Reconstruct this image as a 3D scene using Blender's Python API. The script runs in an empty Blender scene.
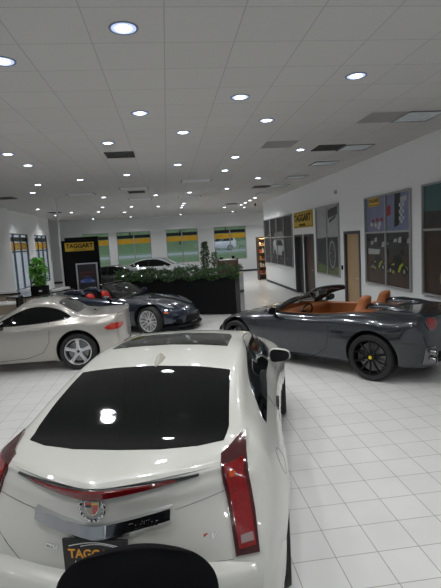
import bpy, bmesh, math, random
import numpy as np
from mathutils import Vector, Matrix
from mathutils.bvhtree import BVHTree
from mathutils.geometry import tessellate_polygon
random.seed(7)
PI=math.pi
C=bpy.context.scene.collection
S=bpy.context.scene
# ------------------------------------------------------------------ camera
CAMH=2.234; FPX=460.73; PIT=-.11729; ROL=-.05844; YAW=-.109
def cam_axes():
    def w(xr,zr,yf):
        c,s=math.cos(ROL),math.sin(ROL); x=xr*c-zr*s; zu=xr*s+zr*c
        c,s=math.cos(PIT),math.sin(PIT); y=yf*c-zu*s; z=yf*s+zu*c
        c,s=math.cos(YAW),math.sin(YAW); return Vector((x*c-y*s,x*s+y*c,z))
    return w(1,0,0),w(0,1,0),w(0,0,1)
r_,u_,f_=cam_axes()
cd=bpy.data.cameras.new('camera'); cam=bpy.data.objects.new('camera',cd); C.objects.link(cam)
mw=Matrix((( r_.x,u_.x,-f_.x,0),(r_.y,u_.y,-f_.y,0),(r_.z,u_.z,-f_.z,CAMH),(0,0,0,1)))
cam.matrix_world=mw
cd.sensor_fit='VERTICAL'; cd.sensor_height=24; cd.lens=24*FPX/588; cd.clip_start=.05; cd.clip_end=300
S.camera=cam
# ------------------------------------------------------------------ world, exposure
w=bpy.data.worlds.new('world'); S.world=w; w.use_nodes=True
nt=w.node_tree; bg=nt.nodes['Background']
sky=nt.nodes.new('ShaderNodeTexSky'); sky.sky_type='HOSEK_WILKIE'; sky.turbidity=8; sky.sun_direction=(.3,-.4,.85)
mx=nt.nodes.new('ShaderNodeMix'); mx.data_type='RGBA'; mx.inputs[0].default_value=.75
nt.links.new(sky.outputs[0],mx.inputs[6]); mx.inputs[7].default_value=(.75,.86,1,1)
nt.links.new(mx.outputs[2],bg.inputs[0]); bg.inputs[1].default_value=.85
S.view_settings.view_transform='Standard'; S.view_settings.look='None'
S.view_settings.exposure=0; S.view_settings.gamma=1; S.view_settings.use_curve_mapping=False
SPOT=84          # watts of one ceiling downlight
CEIL=3.952
# ------------------------------------------------------------------ materials
MATS={}
def mat(name,col,rough=.5,metal=0,coat=0,emit=0,alpha=1,spec=.5,trans=0,bump=0,bscale=50,noise=0,nscale=8,coatr=.03):
    if name in MATS: return MATS[name]
    m=bpy.data.materials.new(name); m.use_nodes=True; nt=m.node_tree; b=nt.nodes['Principled BSDF']
    b.inputs['Base Color'].default_value=(*col,1); b.inputs['Roughness'].default_value=rough
    b.inputs['Metallic'].default_value=metal; b.inputs['Coat Weight'].default_value=coat; b.inputs['Coat Roughness'].default_value=coatr
    b.inputs['Specular IOR Level'].default_value=spec
    b.inputs['Transmission Weight'].default_value=trans; b.inputs['Alpha'].default_value=alpha
    if emit: b.inputs['Emission Color'].default_value=(*col,1); b.inputs['Emission Strength'].default_value=emit
    tc=None
    if noise or bump:
        tc=nt.nodes.new('ShaderNodeTexCoord')
    if noise:
        n=nt.nodes.new('ShaderNodeTexNoise'); n.inputs['Scale'].default_value=nscale; n.inputs['Detail'].default_value=4
        nt.links.new(tc.outputs['Object'],n.inputs['Vector'])
        r=nt.nodes.new('ShaderNodeMix'); r.data_type='RGBA'
        r.inputs[6].default_value=(*[c*(1-noise) for c in col],1); r.inputs[7].default_value=(*[min(1,c*(1+noise)) for c in col],1)
        nt.links.new(n.outputs['Fac'],r.inputs[0]); nt.links.new(r.outputs[2],b.inputs['Base Color'])
    if bump:
        n=nt.nodes.new('ShaderNodeTexNoise'); n.inputs['Scale'].default_value=bscale
        nt.links.new(tc.outputs['Object'],n.inputs['Vector'])
        bp=nt.nodes.new('ShaderNodeBump'); bp.inputs['Strength'].default_value=bump; bp.inputs['Distance'].default_value=.01
        nt.links.new(n.outputs['Fac'],bp.inputs['Height']); nt.links.new(bp.outputs[0],b.inputs['Normal'])
    MATS[name]=m; return m
def tiles(name,c1,c2,cm,size,ox,oy,mort,rough,bump=.3,speck=0):
    m=bpy.data.materials.new(name); m.use_nodes=True; nt=m.node_tree; b=nt.nodes['Principled BSDF']
    tc=nt.nodes.new('ShaderNodeTexCoord'); mp=nt.nodes.new('ShaderNodeMapping')
    mp.inputs['Location'].default_value=(-ox,-oy,0); nt.links.new(tc.outputs['Object'],mp.inputs[0])
    br=nt.nodes.new('ShaderNodeTexBrick'); br.offset=0; br.squash=1
    br.inputs['Scale'].default_value=1; br.inputs['Brick Width'].default_value=size; br.inputs['Row Height'].default_value=size
    br.inputs['Mortar Size'].default_value=mort; br.inputs['Mortar Smooth'].default_value=.2
    br.inputs['Color1'].default_value=(*c1,1); br.inputs['Color2'].default_value=(*c2,1); br.inputs['Mortar'].default_value=(*cm,1)
    nt.links.new(mp.outputs[0],br.inputs['Vector'])
    n=nt.nodes.new('ShaderNodeTexNoise'); n.inputs['Scale'].default_value=2.2 if not speck else 60; n.inputs['Detail'].default_value=5
    nt.links.new(tc.outputs['Object'],n.inputs['Vector'])
    rr=nt.nodes.new('ShaderNodeMapRange'); rr.inputs['To Min'].default_value=.90; rr.inputs['To Max'].default_value=1.08
    nt.links.new(n.outputs['Fac'],rr.inputs['Value'])
    mu=nt.nodes.new('ShaderNodeMix'); mu.data_type='RGBA'; mu.blend_type='MULTIPLY'; mu.inputs[0].default_value=1
    nt.links.new(br.outputs['Color'],mu.inputs[6]); nt.links.new(rr.outputs[0],mu.inputs[7]); nt.links.new(mu.outputs[2],b.inputs['Base Color'])
    bp=nt.nodes.new('ShaderNodeBump'); bp.invert=True; bp.inputs['Strength'].default_value=bump; bp.inputs['Distance'].default_value=.003
    nt.links.new(br.outputs['Fac'],bp.inputs['Height']); nt.links.new(bp.outputs[0],b.inputs['Normal'])
    b.inputs['Roughness'].default_value=rough
    MATS[name]=m; return m
def wood(name,c1,c2,rough=.45,scale=3,axis=2):
    m=bpy.data.materials.new(name); m.use_nodes=True; nt=m.node_tree; b=nt.nodes['Principled BSDF']
    tc=nt.nodes.new('ShaderNodeTexCoord'); mp=nt.nodes.new('ShaderNodeMapping')
    sc=[12,12,12]; sc[axis]=.8; mp.inputs['Scale'].default_value=sc
    nt.links.new(tc.outputs['Object'],mp.inputs[0])
    n=nt.nodes.new('ShaderNodeTexNoise'); n.inputs['Scale'].default_value=scale; n.inputs['Detail'].default_value=6
    nt.links.new(mp.outputs[0],n.inputs['Vector'])
    r=nt.nodes.new('ShaderNodeMix'); r.data_type='RGBA'; r.inputs[6].default_value=(*c1,1); r.inputs[7].default_value=(*c2,1)
    nt.links.new(n.outputs['Fac'],r.inputs[0]); nt.links.new(r.outputs[2],b.inputs['Base Color'])
    b.inputs['Roughness'].default_value=rough; MATS[name]=m; return m
# ------------------------------------------------------------------ mesh builder
class MB:
    def __init__(s): s.v=[]; s.f=[]; s.m=[]
    def add(s,vs,fs,mi=0):
        o=len(s.v); s.v+= [tuple(p) for p in vs]; s.f+=[tuple(i+o for i in f) for f in fs]; s.m+=[mi]*len(fs); return s
    def box(s,x0,x1,y0,y1,z0,z1,mi=0):
        if x0>x1:x0,x1=x1,x0
        if y0>y1:y0,y1=y1,y0
        if z0>z1:z0,z1=z1,z0
        return s.add([(x0,y0,z0),(x1,y0,z0),(x1,y1,z0),(x0,y1,z0),(x0,y0,z1),(x1,y0,z1),(x1,y1,z1),(x0,y1,z1)],
          [(0,3,2,1),(4,5,6,7),(0,1,5,4),(1,2,6,5),(2,3,7,6),(3,0,4,7)],mi)
    def tube(s,pts,r,n=10,mi=0,closed=False):
        pts=[Vector(p) for p in pts]; N=len(pts); rs=r if isinstance(r,(list,tuple)) else [r]*N; vs=[];fs=[]
        prev=None
        for i,p in enumerate(pts):
            if closed: t=pts[(i+1)%N]-pts[i-1]
            else: t=pts[min(i+1,N-1)]-pts[max(i-1,0)]
            t.normalize()
            if prev is None:
                a=Vector((0,0,1)) if abs(t.z)<.9 else Vector((1,0,0)); u=t.cross(a).normalized()
            else: u=(prev-t*prev.dot(t)).normalized()
            prev=u; v=t.cross(u)
            for k in range(n):
                a=2*PI*k/n; vs.append(p+(u*math.cos(a)+v*math.sin(a))*rs[i])
        for i in range(N if closed else N-1):
            for k in range(n):
                a=i*n+k;b=i*n+(k+1)%n; c=((i+1)%N)*n+(k+1)%n; d=((i+1)%N)*n+k; fs.append((a,b,c,d))
        if not closed: fs.append(tuple(range(n-1,-1,-1))); fs.append(tuple(range((N-1)*n,N*n)))
        return s.add(vs,fs,mi)
    def lathe(s,prof,n=32,axis='z',c=(0,0,0),mi=0):
        vs=[];fs=[];K=len(prof)
        for k in range(n):
            a=2*PI*k/n
            for (r,h) in prof:
                p=(r*math.cos(a),r*math.sin(a),h)
                if axis=='x': p=(h,r*math.cos(a),r*math.sin(a))
                if axis=='y': p=(r*math.cos(a),h,r*math.sin(a))
                vs.append((p[0]+c[0],p[1]+c[1],p[2]+c[2]))
        for k in range(n):
            for j in range(K-1):
                a=k*K+j;b=((k+1)%n)*K+j; fs.append((a,b,b+1,a+1))
        return s.add(vs,fs,mi)
    def prism(s,poly,h0,h1,axis='z',mi=0):
        n=len(poly)
        def P(a,b,h): return {'z':(a,b,h),'x':(h,a,b),'y':(a,h,b)}[axis]
        vs=[P(a,b,h0) for a,b in poly]+[P(a,b,h1) for a,b in poly]
        fs=[(i,(i+1)%n,(i+1)%n+n,i+n) for i in range(n)]
        tri=tessellate_polygon([[Vector((a,b,0)) for a,b in poly]])
        fs+=[tuple(t) for t in tri]+[tuple(i+n for i in reversed(t)) for t in tri]
        return s.add(vs,fs,mi)
    def xf(s,M,start=0):
        s.v[start:]=[tuple(M@Vector(p)) for p in s.v[start:]]; return s
    def build(s,name,mats,parent=None,smooth=30,weld=True,bevel=0,subd=0):
        me=bpy.data.meshes.new(name); me.from_pydata(s.v,[],s.f)
        if not isinstance(mats,(list,tuple)): mats=[mats]
        for m in mats: me.materials.append(m)
        me.polygons.foreach_set('material_index',s.m)
        bm=bmesh.new(); bm.from_mesh(me)
        if weld: bmesh.ops.remove_doubles(bm,verts=bm.verts,dist=1e-5)
        bmesh.ops.recalc_face_normals(bm,faces=bm.faces)
        bm.to_mesh(me); bm.free()
        if smooth: 
            me.polygons.foreach_set('use_smooth',[True]*len(me.polygons)); me.set_sharp_from_angle(angle=math.radians(smooth))
        o=bpy.data.objects.new(name,me); C.objects.link(o)
        if bevel:
            b=o.modifiers.new('b','BEVEL'); b.width=bevel; b.segments=2; b.limit_method='ANGLE'; b.angle_limit=math.radians(40)
        if subd:
            b=o.modifiers.new('s','SUBSURF'); b.levels=subd; b.render_levels=subd
        if parent: o.parent=parent
        return o
def tag(o,label,cat,group=None):
    o['label']=label; o['category']=cat
    if group: o['group']=group
    return o
def thing(name,label,cat,loc=(0,0,0),rz=0,group=None):
    o=bpy.data.objects.new(name,None); C.objects.link(o); o.location=loc; o.rotation_euler=(0,0,rz); o.empty_display_size=.2
    return tag(o,label,cat,group)
def struct(o): o['kind']='structure'; return o
def copy_tree(o,parent=None):
    c=o.copy(); C.objects.link(c)
    if parent: c.parent=parent
    for ch in list(o.children): copy_tree(ch,c)
    return c
def text_mb(txt,size,depth,M,mi=0,shear=0,bold=0,spacing=1,mb=None):
    cu=bpy.data.curves.new('t','FONT'); cu.body=txt; cu.size=size; cu.extrude=depth; cu.shear=shear; cu.offset=bold; cu.space_character=spacing
    cu.align_x='CENTER'; cu.align_y='CENTER'; cu.resolution_u=3
    o=bpy.data.objects.new('t',cu); C.objects.link(o); dg=bpy.context.evaluated_depsgraph_get()
    me=bpy.data.meshes.new_from_object(o.evaluated_get(dg))
    mb=mb or MB(); mb.add([M@v.co for v in me.vertices],[tuple(p.vertices) for p in me.polygons],mi)
    bpy.data.objects.remove(o); bpy.data.meshes.remove(me); bpy.data.curves.remove(cu)
    return mb
RX90=Matrix.Rotation(PI/2,4,'X')
# common materials
WHITEWALL=mat('wall_paint',(.85,.86,.86),.75,bump=.05,bscale=120)
SOFFIT=WHITEWALL
DARKBASE=mat('dark_vinyl_base',(.03,.03,.035),.5)
FRAME=mat('grey_frame',(.38,.38,.39),.45,metal=.2)
DFRAME=mat('dark_grey_frame',(.07,.07,.08),.45)
BLACK=mat('matt_black',(.004,.004,.005),.6,spec=.2)
CHROME=mat('chrome',(.70,.71,.73),.07,metal=1)
SILVER=mat('silver_metal',(.55,.55,.56),.28,metal=1)
RUBBER=mat('tyre_rubber',(.012,.012,.013),.7)
TINT=mat('tinted_glass',(.003,.0035,.004),.04,coat=0,spec=.32)
GLOSSBLK=mat('gloss_black',(.006,.006,.007),.12,coat=.6)
YELLOW=mat('sign_yellow',(.62,.40,.03),.5)
SEAM=mat('panel_gap',(.02,.02,.02),.8)
WELL=mat('wheel_well',(.008,.008,.008),.9)
REDLENS=mat('red_lens',(.21,.004,.006),.12,coat=1,noise=.5,nscale=60)
DREDLENS=mat('dark_red_lens',(.05,.004,.005),.12,coat=1)
WHITEPL=mat('white_plastic',(.7,.7,.7),.4)
PAPER=mat('paper_white',(.75,.75,.74),.7)
WOODTAN=wood('tan_wood',(.38,.25,.13),(.50,.35,.20))
WOODBR=wood('brown_wood',(.055,.03,.02),(.10,.055,.035))
WOODDK=wood('dark_wood',(.035,.018,.014),(.06,.032,.024))
# ------------------------------------------------------------------ room shell
FL=tiles('floor_tiles',(.66,.655,.635),(.64,.635,.615),(.30,.29,.27),.3048,.3048*.315,.3048*.3986,.0035,.28)
struct(MB().box(-6.6,14,-7,31.3,-.1,0).box(-14,-6.6,26.45,31.3,-.1,0).build('floor',FL,smooth=0))
CT=tiles('ceiling_tiles',(.56,.55,.535),(.54,.53,.515),(.40,.39,.385),.6096,.6096*.169,.6096*.935,.006,.9,bump=.2,speck=1)
struct(MB().box(-6.6,14,-7,31.3,CEIL,CEIL+.1).box(-14,-6.6,26.45,31.3,CEIL,CEIL+.1).build('ceiling',CT,smooth=0))
def holed(mb,a0,a1,z0,z1,holes,place):
    As=sorted({a0,a1,*[h[0] for h in holes],*[h[1] for h in holes]}); Zs=sorted({z0,z1,*[h[2] for h in holes],*[h[3] for h in holes]})
    for i in range(len(As)-1):
        for j in range(len(Zs)-1):
            ca,cz=(As[i]+As[i+1])/2,(Zs[j]+Zs[j+1])/2
            if any(h[0]<ca<h[1] and h[2]<cz<h[3] for h in holes): continue
            place(mb,As[i],As[i+1],Zs[j],Zs[j+1])
# right wall X=4.95 with door openings
RX=4.95; RW_END=23.15
doors=[(11.50,12.49,0,2.21),(15.30,16.33,0,2.20),(16.60,17.55,0,2.20)]
mb=MB(); holed(mb,-7,RW_END,0,CEIL,doors,lambda m,a,b,c,d:m.box(RX,RX+.16,a,b,c,d)); struct(mb.build('wall_right',WHITEWALL,smooth=0))
mb=MB(); prev=-7
for d in doors+[(RW_END,0,0,0)]:
    mb.box(RX-.012,RX-.0005,prev,d[0]-.06,0,.10); prev=d[1]+.06
struct(mb.build('baseboard_right',DARKBASE,smooth=0))
struct(MB().box(RX+.16,14,RW_END-.16,RW_END,0,CEIL).build('wall_return',WHITEWALL,smooth=0))
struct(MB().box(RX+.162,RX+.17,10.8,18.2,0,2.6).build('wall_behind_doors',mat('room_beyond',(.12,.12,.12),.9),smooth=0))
DOORL=[('tan',WOODTAN),('brown',WOODBR),('dark',BLACK)]
for i,(d,(nm,m_)) in enumerate(zip(doors,DOORL)):
    y0,y1,_,z1=d
    r=bpy.data.objects.new('door_%d'%(i+1),None); C.objects.link(r); r.location=(RX,(y0+y1)/2,0); struct(r)
    W=(y1-y0)/2
    fr=MB(); fr.box(-.02,.15,-W-.05,-W+.03,0,z1); fr.box(-.02,.15,W-.03,W+.05,0,z1); fr.box(-.02,.15,-W-.05,W+.05,z1-.03,z1+.05)
    fr.build('door_frame',DFRAME,r,smooth=0)
    if nm!='dark':
        MB().box(.05,.095,-W+.03,W-.03,.01,z1-.03).build('door_leaf',m_,r,smooth=0)
        h=MB(); h.tube([(.05,-W+.1,1.0),(0,-W+.1,1.0),(-.01,-W+.1,1.0),(-.01,-W+.22,1.0)],.011,8); h.build('door_handle',SILVER,r)
    else:
        MB().box(.10,.145,-W+.03,-.12,.01,z1-.03).build('door_leaf',mat('door_dark',(.05,.045,.05),.4),r,smooth=0)
        MB().box(.12,.15,-.12,W-.03,.01,z1-.03).build('doorway_shade',mat('door_dark2',(.03,.03,.033),.7),r,smooth=0)  # dark sheet stands in for the shade of the open doorway
# far wall Y=31 with windows
FY=31.0
fw=[(-5.45,-3.75,.86,3.08),(-3.24,-1.02,.86,3.08),(-.02,2.10,.86,3.08),(3.18,5.36,.86,3.08)]
mb=MB(); holed(mb,-14,14,0,CEIL,fw,lambda m,a,b,c,d:m.box(a,b,FY,FY+.3,c,d)); struct(mb.build('wall_far',WHITEWALL,smooth=0))
struct(MB().box(-14,14,FY-.014,FY-.0005,0,.12).build('baseboard_far',DARKBASE,smooth=0))
GLASS=mat('window_glass',(.9,.95,.95),.02,trans=1,alpha=.18)
NAVY=mat('decal_black',(.012,.012,.016),.4); YDEC=mat('decal_yellow',(.75,.42,.02),.5); GDEC=mat('decal_grey',(.2,.22,.23),.5)
def window(n,along,a0,a1,z0,z1,c,mull,axis='y',trans=None,dz=0):
    """along = centre; axis = normal of the wall"""
    r=bpy.data.objects.new('window_%d'%n,None); C.objects.link(r); struct(r)
    ac=(a0+a1)/2; W=(a1-a0)/2
    r.location=(ac,c,z0) if axis=='y' else (c,ac,z0); 
    if axis=='x': r.rotation_euler=(0,0,PI/2)
    H=z1-z0
    f=MB(); t=.03; f.box(-W,-W+t*1.4,-.04,.04,0,H); f.box(W-t*1.4,W,-.04,.04,0,H); f.box(-W,W,-.04,.04,0,t*1.4); f.box(-W,W,-.04,.04,H-t*1.4,H)
    for k in range(1,mull): x=-W+2*W*k/mull; f.box(x-t,x+t,-.04,.04,0,H)
    if trans: f.box(-W,W,-.04,.04,trans-z0-t,trans-z0+t)
    f.build('window_frame',FRAME if axis=='y' else DFRAME,r,smooth=0)
    g=MB().box(-W+.02,W-.02,-.006,.006,.02,H-.02); g.build('window_pane',GLASS,r,smooth=0)
    for k in range(mull):
        xa=-W+2*W*k/mull+.035; xb=-W+2*W*(k+1)/mull-.035
        s=-1 if axis=='y' else 1
        MB().box(xa,xb,s*.009,s*.013,2.66-z0+dz,2.86-z0+dz).build('black_stripe',NAVY,r,smooth=0)
        MB().box(xa,xb,s*.009,s*.013,2.30-z0+dz,2.62-z0+dz).build('yellow_stripe',YDEC,r,smooth=0)
for i,h in enumerate(fw): window(i+1,0,h[0],h[1],h[2],h[3],FY+.1,2)
# left wall X=-6.4 with windows
LX=-6.4
lw=[(19.75,22.65,.55,3.0),(23.6,26.15,.55,3.0)]
mb=MB(); holed(mb,19.3,26.6,0,CEIL,lw,lambda m,a,b,c,d:m.box(LX-.2,LX,a,b,c,d)); mb.box(-14,LX-.2,26.45,26.6,0,CEIL)
struct(mb.build('wall_left',WHITEWALL,smooth=0))
mb=MB(); mb.box(-6.6,-6.15,-7,19.3,0,CEIL); struct(mb.build('wall_left_near',WHITEWALL,smooth=0))
struct(MB().box(-14.1,-14,26.6,31.3,0,CEIL).build('wall_left_far',WHITEWALL,smooth=0))
struct(MB().box(14,14.1,23,31.3,0,CEIL).build('wall_right_far',WHITEWALL,smooth=0))
struct(MB().box(LX,LX+.012,19.3,26.6,0,.10).build('baseboard_left',DARKBASE,smooth=0))
for i,h in enumerate(lw): window(i+5,0,h[0],h[1],h[2],h[3],LX-.1,3,'x',2.22)
# back of the room, behind the photographer: shop windows
bw=[(-5.6,-2.4,.6,3.0),(-1.8,1.4,.6,3.0),(2.0,4.6,.6,3.0)]
mb=MB(); holed(mb,-6.15,RX,0,CEIL,bw,lambda m,a,b,c,d:m.box(a,b,-7.2,-7,c,d)); struct(mb.build('wall_back',WHITEWALL,smooth=0))
# soffit line above the far windows
struct(MB().box(-13.9,13.9,30.62,30.999,3.12,CEIL-.001).build('trim_1',WHITEWALL,smooth=0))
# ------------------------------------------------------------------ outside
GRASS=mat('lawn',(.12,.20,.08),.9,noise=.3,nscale=1.5)
ASPH=mat('asphalt',(.42,.43,.45),.9,noise=.1)
def outdoor():
    def terr(name,m,y0,y1,z0,z1,n=16,bump=0):
        vs=[];fs=[]
        for i in range(41):
            for j in range(n+1):
                t=j/n; vs.append((-70+140*i/40,y0+(y1-y0)*t,z0+(z1-z0)*(t*t*(3-2*t))+(bump*math.sin(i*.9+j*.7) if 0<j else 0)))
        for i in range(40):
            for j in range(n): a=i*(n+1)+j; fs.append((a,a+n+1,a+n+2,a+1))
        struct(MB().add(vs,fs).build(name,m,smooth=60))
    terr('lawn',GRASS,31.35,52,-.2,.78); terr('road',ASPH,52,62,.78,.82,2); terr('grass_bank',GRASS,62,95,.82,9,12,.12)
    struct(MB().box(-60,-6.7,-12,31.3,-.15,-.1).build('pavement',mat('pavement',(.6,.61,.62),.9,noise=.1),smooth=0))
outdoor()
BARK=mat('bark',(.05,.035,.025),.9)
def leaves(mb,pts,size,mi=0,flat=0):
    for p in pts:
        a,b=random.uniform(0,2*PI),random.uniform(-1,1)*(1-flat)
        d=Vector((math.cos(a)*math.sqrt(1-b*b),math.sin(a)*math.sqrt(1-b*b),b)); e=d.cross(Vector((random.uniform(-1,1),random.uniform(-1,1),random.uniform(-1,1)))).normalized()
        s=size*random.uniform(.6,1.3); p=Vector(p)
        mb.add([p-d*s,p+e*s*.45,p+d*s,p-e*s*.45],[(0,1,2,3)],random.choice([0,0,1]) if mi is None else mi)
LEAFD=mat('leaf_dark',(.026,.062,.018),.5); LEAFM=mat('leaf_mid',(.065,.15,.035),.5); LEAFB=mat('leaf_bright',(.14,.42,.05),.5); LEAFB2=mat('leaf_bright2',(.06,.22,.03),.5)
def tree(x,y,h,r,label,z=-.15):
    t=thing('tree',label,'tree',(x,y,z),0,None)
    MB().tube([(0,0,0),(.05,0,h*.3),(0,.05,h*.6)],[.16,.13,.07],8).build('trunk',BARK,t)
    mb=MB(); pts=[]
    cl=[(random.gauss(0,r*.45),random.gauss(0,r*.45),h*.62+random.gauss(0,h*.13),random.uniform(.35,.6)*r) for _ in range(9)]
    for k in range(1500):
        c=random.choice(cl); v=Vector((random.gauss(0,1),random.gauss(0,1),random.gauss(0,1))).normalized()*c[3]*random.uniform(.7,1)
        pts.append((c[0]+v.x,c[1]+v.y,c[2]+v.z))
    leaves(mb,pts,.16,None); mb.build('foliage',[LEAFD,LEAFM],t,smooth=0,weld=False)
tree(-12.5,70,9,3.0,'leafy tree outside behind the black display panel',1.9)
tree(-5.5,72,9,3.0,'leafy tree outside seen through the left end of the second far window',2.4)
tree(2.0,69,9,3.0,'leafy tree outside beyond the third far window',1.6)
tree(9.5,74,9,3.0,'leafy tree outside beyond the white car on the road',3.0)
tree(9.9,47,3.4,1.0,'small leafy tree outside at the right edge of the last far window',.5)
tree(-22,27,6,2.4,'leafy tree outside the first group of left hand windows')
tree(-22,36,6,2.4,'leafy tree outside the second group of left hand windows')
# ------------------------------------------------------------------ ceiling fixtures
BULB=mat('lamp_glow',(.88,.93,1),.4,emit=9); BOWL=mat('lamp_bowl',(.50,.60,.92),.4,emit=.85)  # bowl glows by itself, standing in for bulb light reflected in the recess
CAN=mat('can_reflector',(.75,.78,.85),.25,metal=.8)
TRIM=mat('lamp_trim',(.16,.18,.28),.4)
def make_downlight():
    t=thing('downlight','','ceiling light')
    mb=MB(); mb.lathe([(.098,0),(.104,-.006),(.118,-.006),(.120,0)],28); mb.build('trim_ring',TRIM,t)
    mb=MB(); mb.lathe([(.099,-.001),(.100,-.0045),(.0,-.0045)],28); mb.build('reflector',BOWL,t); MB().lathe([(.066,-.0045),(.064,-.007),(.0,-.008)],24).build('bulb',BULB,t)
    l=bpy.data.lights.new('downlight_lamp','SPOT'); l.energy=SPOT; l.spot_size=math.radians(135); l.spot_blend=.75; l.shadow_soft_size=.09; l.color=(.97,.985,1)
    lo=bpy.data.objects.new('lamp',l); C.objects.link(lo); lo.location=(0,0,-.03); lo.parent=t
    return t
DL=[(-.22,3.95),(-1.36,4.58),(2.22,5.15),(1.02,5.81),(-.23,6.39),(.38,7.55),(1.60,6.96),(-.86,8.13),(-2.68,8.76),(-2.68,9.96),(-3.27,12.9),(-3.87,14.6),(-2.07,12.3),(-2.09,16.9),(-4.45,23.2),(-3.24,23.7),(-2.7,21.1),(.37,10.6),(-.86,11.8),(-.27,17.0),(-1.47,21.6),(-.28,22.2),(.93,16.6),(.9,21.2),(.88,22.4),(.87,23.7),(-2.09,24.9),(2.83,9.38),(1.57,9.93),(1.58,11.76),(2.78,13.53),(2.17,15.9),(3.95,20.1),(3.95,22.6),(3.94,23.8),(3.95,21.3),(4.46,25.9),(3.23,25.1),
  (1.0,2.75),(-1.4,1.9),(2.2,1.2),(-.2,.6),(3.6,2.5),(3.9,-1),(-3.2,.9),(-3.9,3.3),(-4.9,6.2),(-5.3,20.5),(-5.5,24.6),(-.3,-2.2),(-2.8,-2.4),(1.8,-2.3),(-4.4,29.4),(-2.1,29.4),(1.0,29.4),(4.3,29.4),(6.4,29.4),(6.8,28.0),(8,24.5)]
def place_name(x,y):
    return None
dl_labels=['large round downlight at the top of the photo left of centre','round downlight cut by the left edge above the cars','bright oval downlight high above the right hand wall pictures','round downlight above the middle of the showroom, right of centre','round downlight directly behind the largest one, left of centre','round downlight over the white coupe roof, second of the centre line','round downlight with blue rim right of the centre over the grey convertible','round downlight beside a black air vent on the left of the ceiling','near one of two round downlights close together by the left edge','far one of two round downlights close together by the left edge','small downlight above the leafy plant, nearer of a pair','small downlight above the leafy plant, farther of a pair','small downlight left of the narrow unlit panel over the display board']
first=None
for i,(x,y) in enumerate(DL):
    if first is None: o=first=make_downlight()
    else: o=copy_tree(first)
    o.location=(x,y,CEIL)
    o['group']='round recessed downlights in the showroom ceiling'
    if i<len(dl_labels): o['label']=dl_labels[i]
    elif y>19.5: o['label']='tiny distant round downlight in the ceiling near the far windows'; o['group']='tiny distant downlights near the far windows'
    elif y<3: o['label']='round downlight in the ceiling over the photographer'; o['group']='downlights over the photographer'
    else:
        o['label']={ (.37,10.6):'round downlight straight above the black hedge planter',(-.86,11.8):'round downlight above the dark blue roadster',(-2.09,16.9):'small downlight behind the black display panel',(-.27,17.0):'small downlight above the silver coupe behind the hedge',
          (.93,16.6):'small downlight beyond the unlit panels over the middle',(2.83,9.38):'elongated downlight beside a black vent near the right wall',(1.57,9.93):'round downlight in line with the end of the hedge planter, nearer of two',(1.58,11.76):'round downlight in line with the end of the hedge planter, farther of two',
          (2.78,13.53):'small downlight in front of the louvred vent by the right wall',(2.17,15.9):'small downlight above the dark wooden counter',(-3.9,3.3):'downlight outside the left edge above the silver roadster',(-4.9,6.2):'downlight outside the left edge beyond the silver roadster'}.get((x,y),'small round downlight in the showroom ceiling')
first['group']='round recessed downlights in the showroom ceiling'
LENS=mat('troffer_lens',(.66,.72,.80),.25,bump=.8,bscale=25,noise=.35,nscale=14)
TFR=mat('troffer_frame',(.10,.10,.12),.5)
TW=mat('troffer_flat',(.62,.63,.66),.5)
TR=[(4.0,7.0,'unlit patterned ceiling panel nearest the camera by the right wall'),(3.98,9.36,'unlit patterned ceiling panel second along the right wall'),(3.97,11.25,'unlit patterned ceiling panel third along the right wall'),(3.97,13.7,'unlit ceiling panel fourth along the right wall'),(3.97,15.8,'small unlit ceiling panel above the yellow wall sign'),(3.95,18.1,'last unlit ceiling panel along the right wall'),
 (-.88,14.7,'unlit flat ceiling panel left of centre over the hedge'),(-.89,18.15,'farther unlit flat ceiling panel left of centre'),(.97,13.5,'unlit flat ceiling panel right of centre over the hedge'),(1.0,18.1,'farther unlit flat ceiling panel right of centre'),(-2.64,15.6,'unlit flat ceiling panel above the black display panel')]
for i,(x,y,lab) in enumerate(TR):
    t=thing('ceiling_light_panel',lab,'ceiling light',(x,y,CEIL),0,'unlit light panels in the ceiling')
    a=.30 if i<6 else .44; b=.30 if i<6 else .28
    mb=MB()
    for (x0,x1,y0,y1) in [(-a,a,-b,-b+.022),(-a,a,b-.022,b),(-a,-a+.022,-b,b),(a-.022,a,-b,b)]: mb.box(x0,x1,y0,y1,-.012,0)
    if i>=6: mb=MB(); mb.box(-a,-a+.03,-b,b,-.012,0); mb.box(a-.03,a,-b,b,-.012,0)
    mb.build('frame',TFR,t,smooth=0)
    MB().box(-a+.02,a-.02,-b+.02,b-.02,-.008,-.001).build('diffuser',LENS if i<6 else TW,t,smooth=0)
VB=mat('vent_black',(.012,.012,.012),.7); VL=mat('vent_louvre',(.10,.10,.10),.5); VG=mat('vent_grey',(.40,.38,.37),.6)
VT=[(-.76,9.17,'black louvred air vent beside the downlight left of centre',VB),(-.86,15.65,'small black air vent near an unlit panel left of centre',VB),(-5.0,15.7,'black air vent at the left edge over the left windows',VB),(-5.1,22.7,'tiny black air vent over the left windows',VB),(2.23,8.77,'faint grey air vent right of centre over the grey convertible',VG),(3.36,9.25,'black air vent touching the second patterned panel',VB),(3.33,15.8,'small black air vent near the yellow wall sign',VB),(3.3,22.8,'tiny black vent over the end of the right wall',VB),(3.42,7.0,'grey square air vent beside the nearest patterned panel',VG)]
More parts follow.
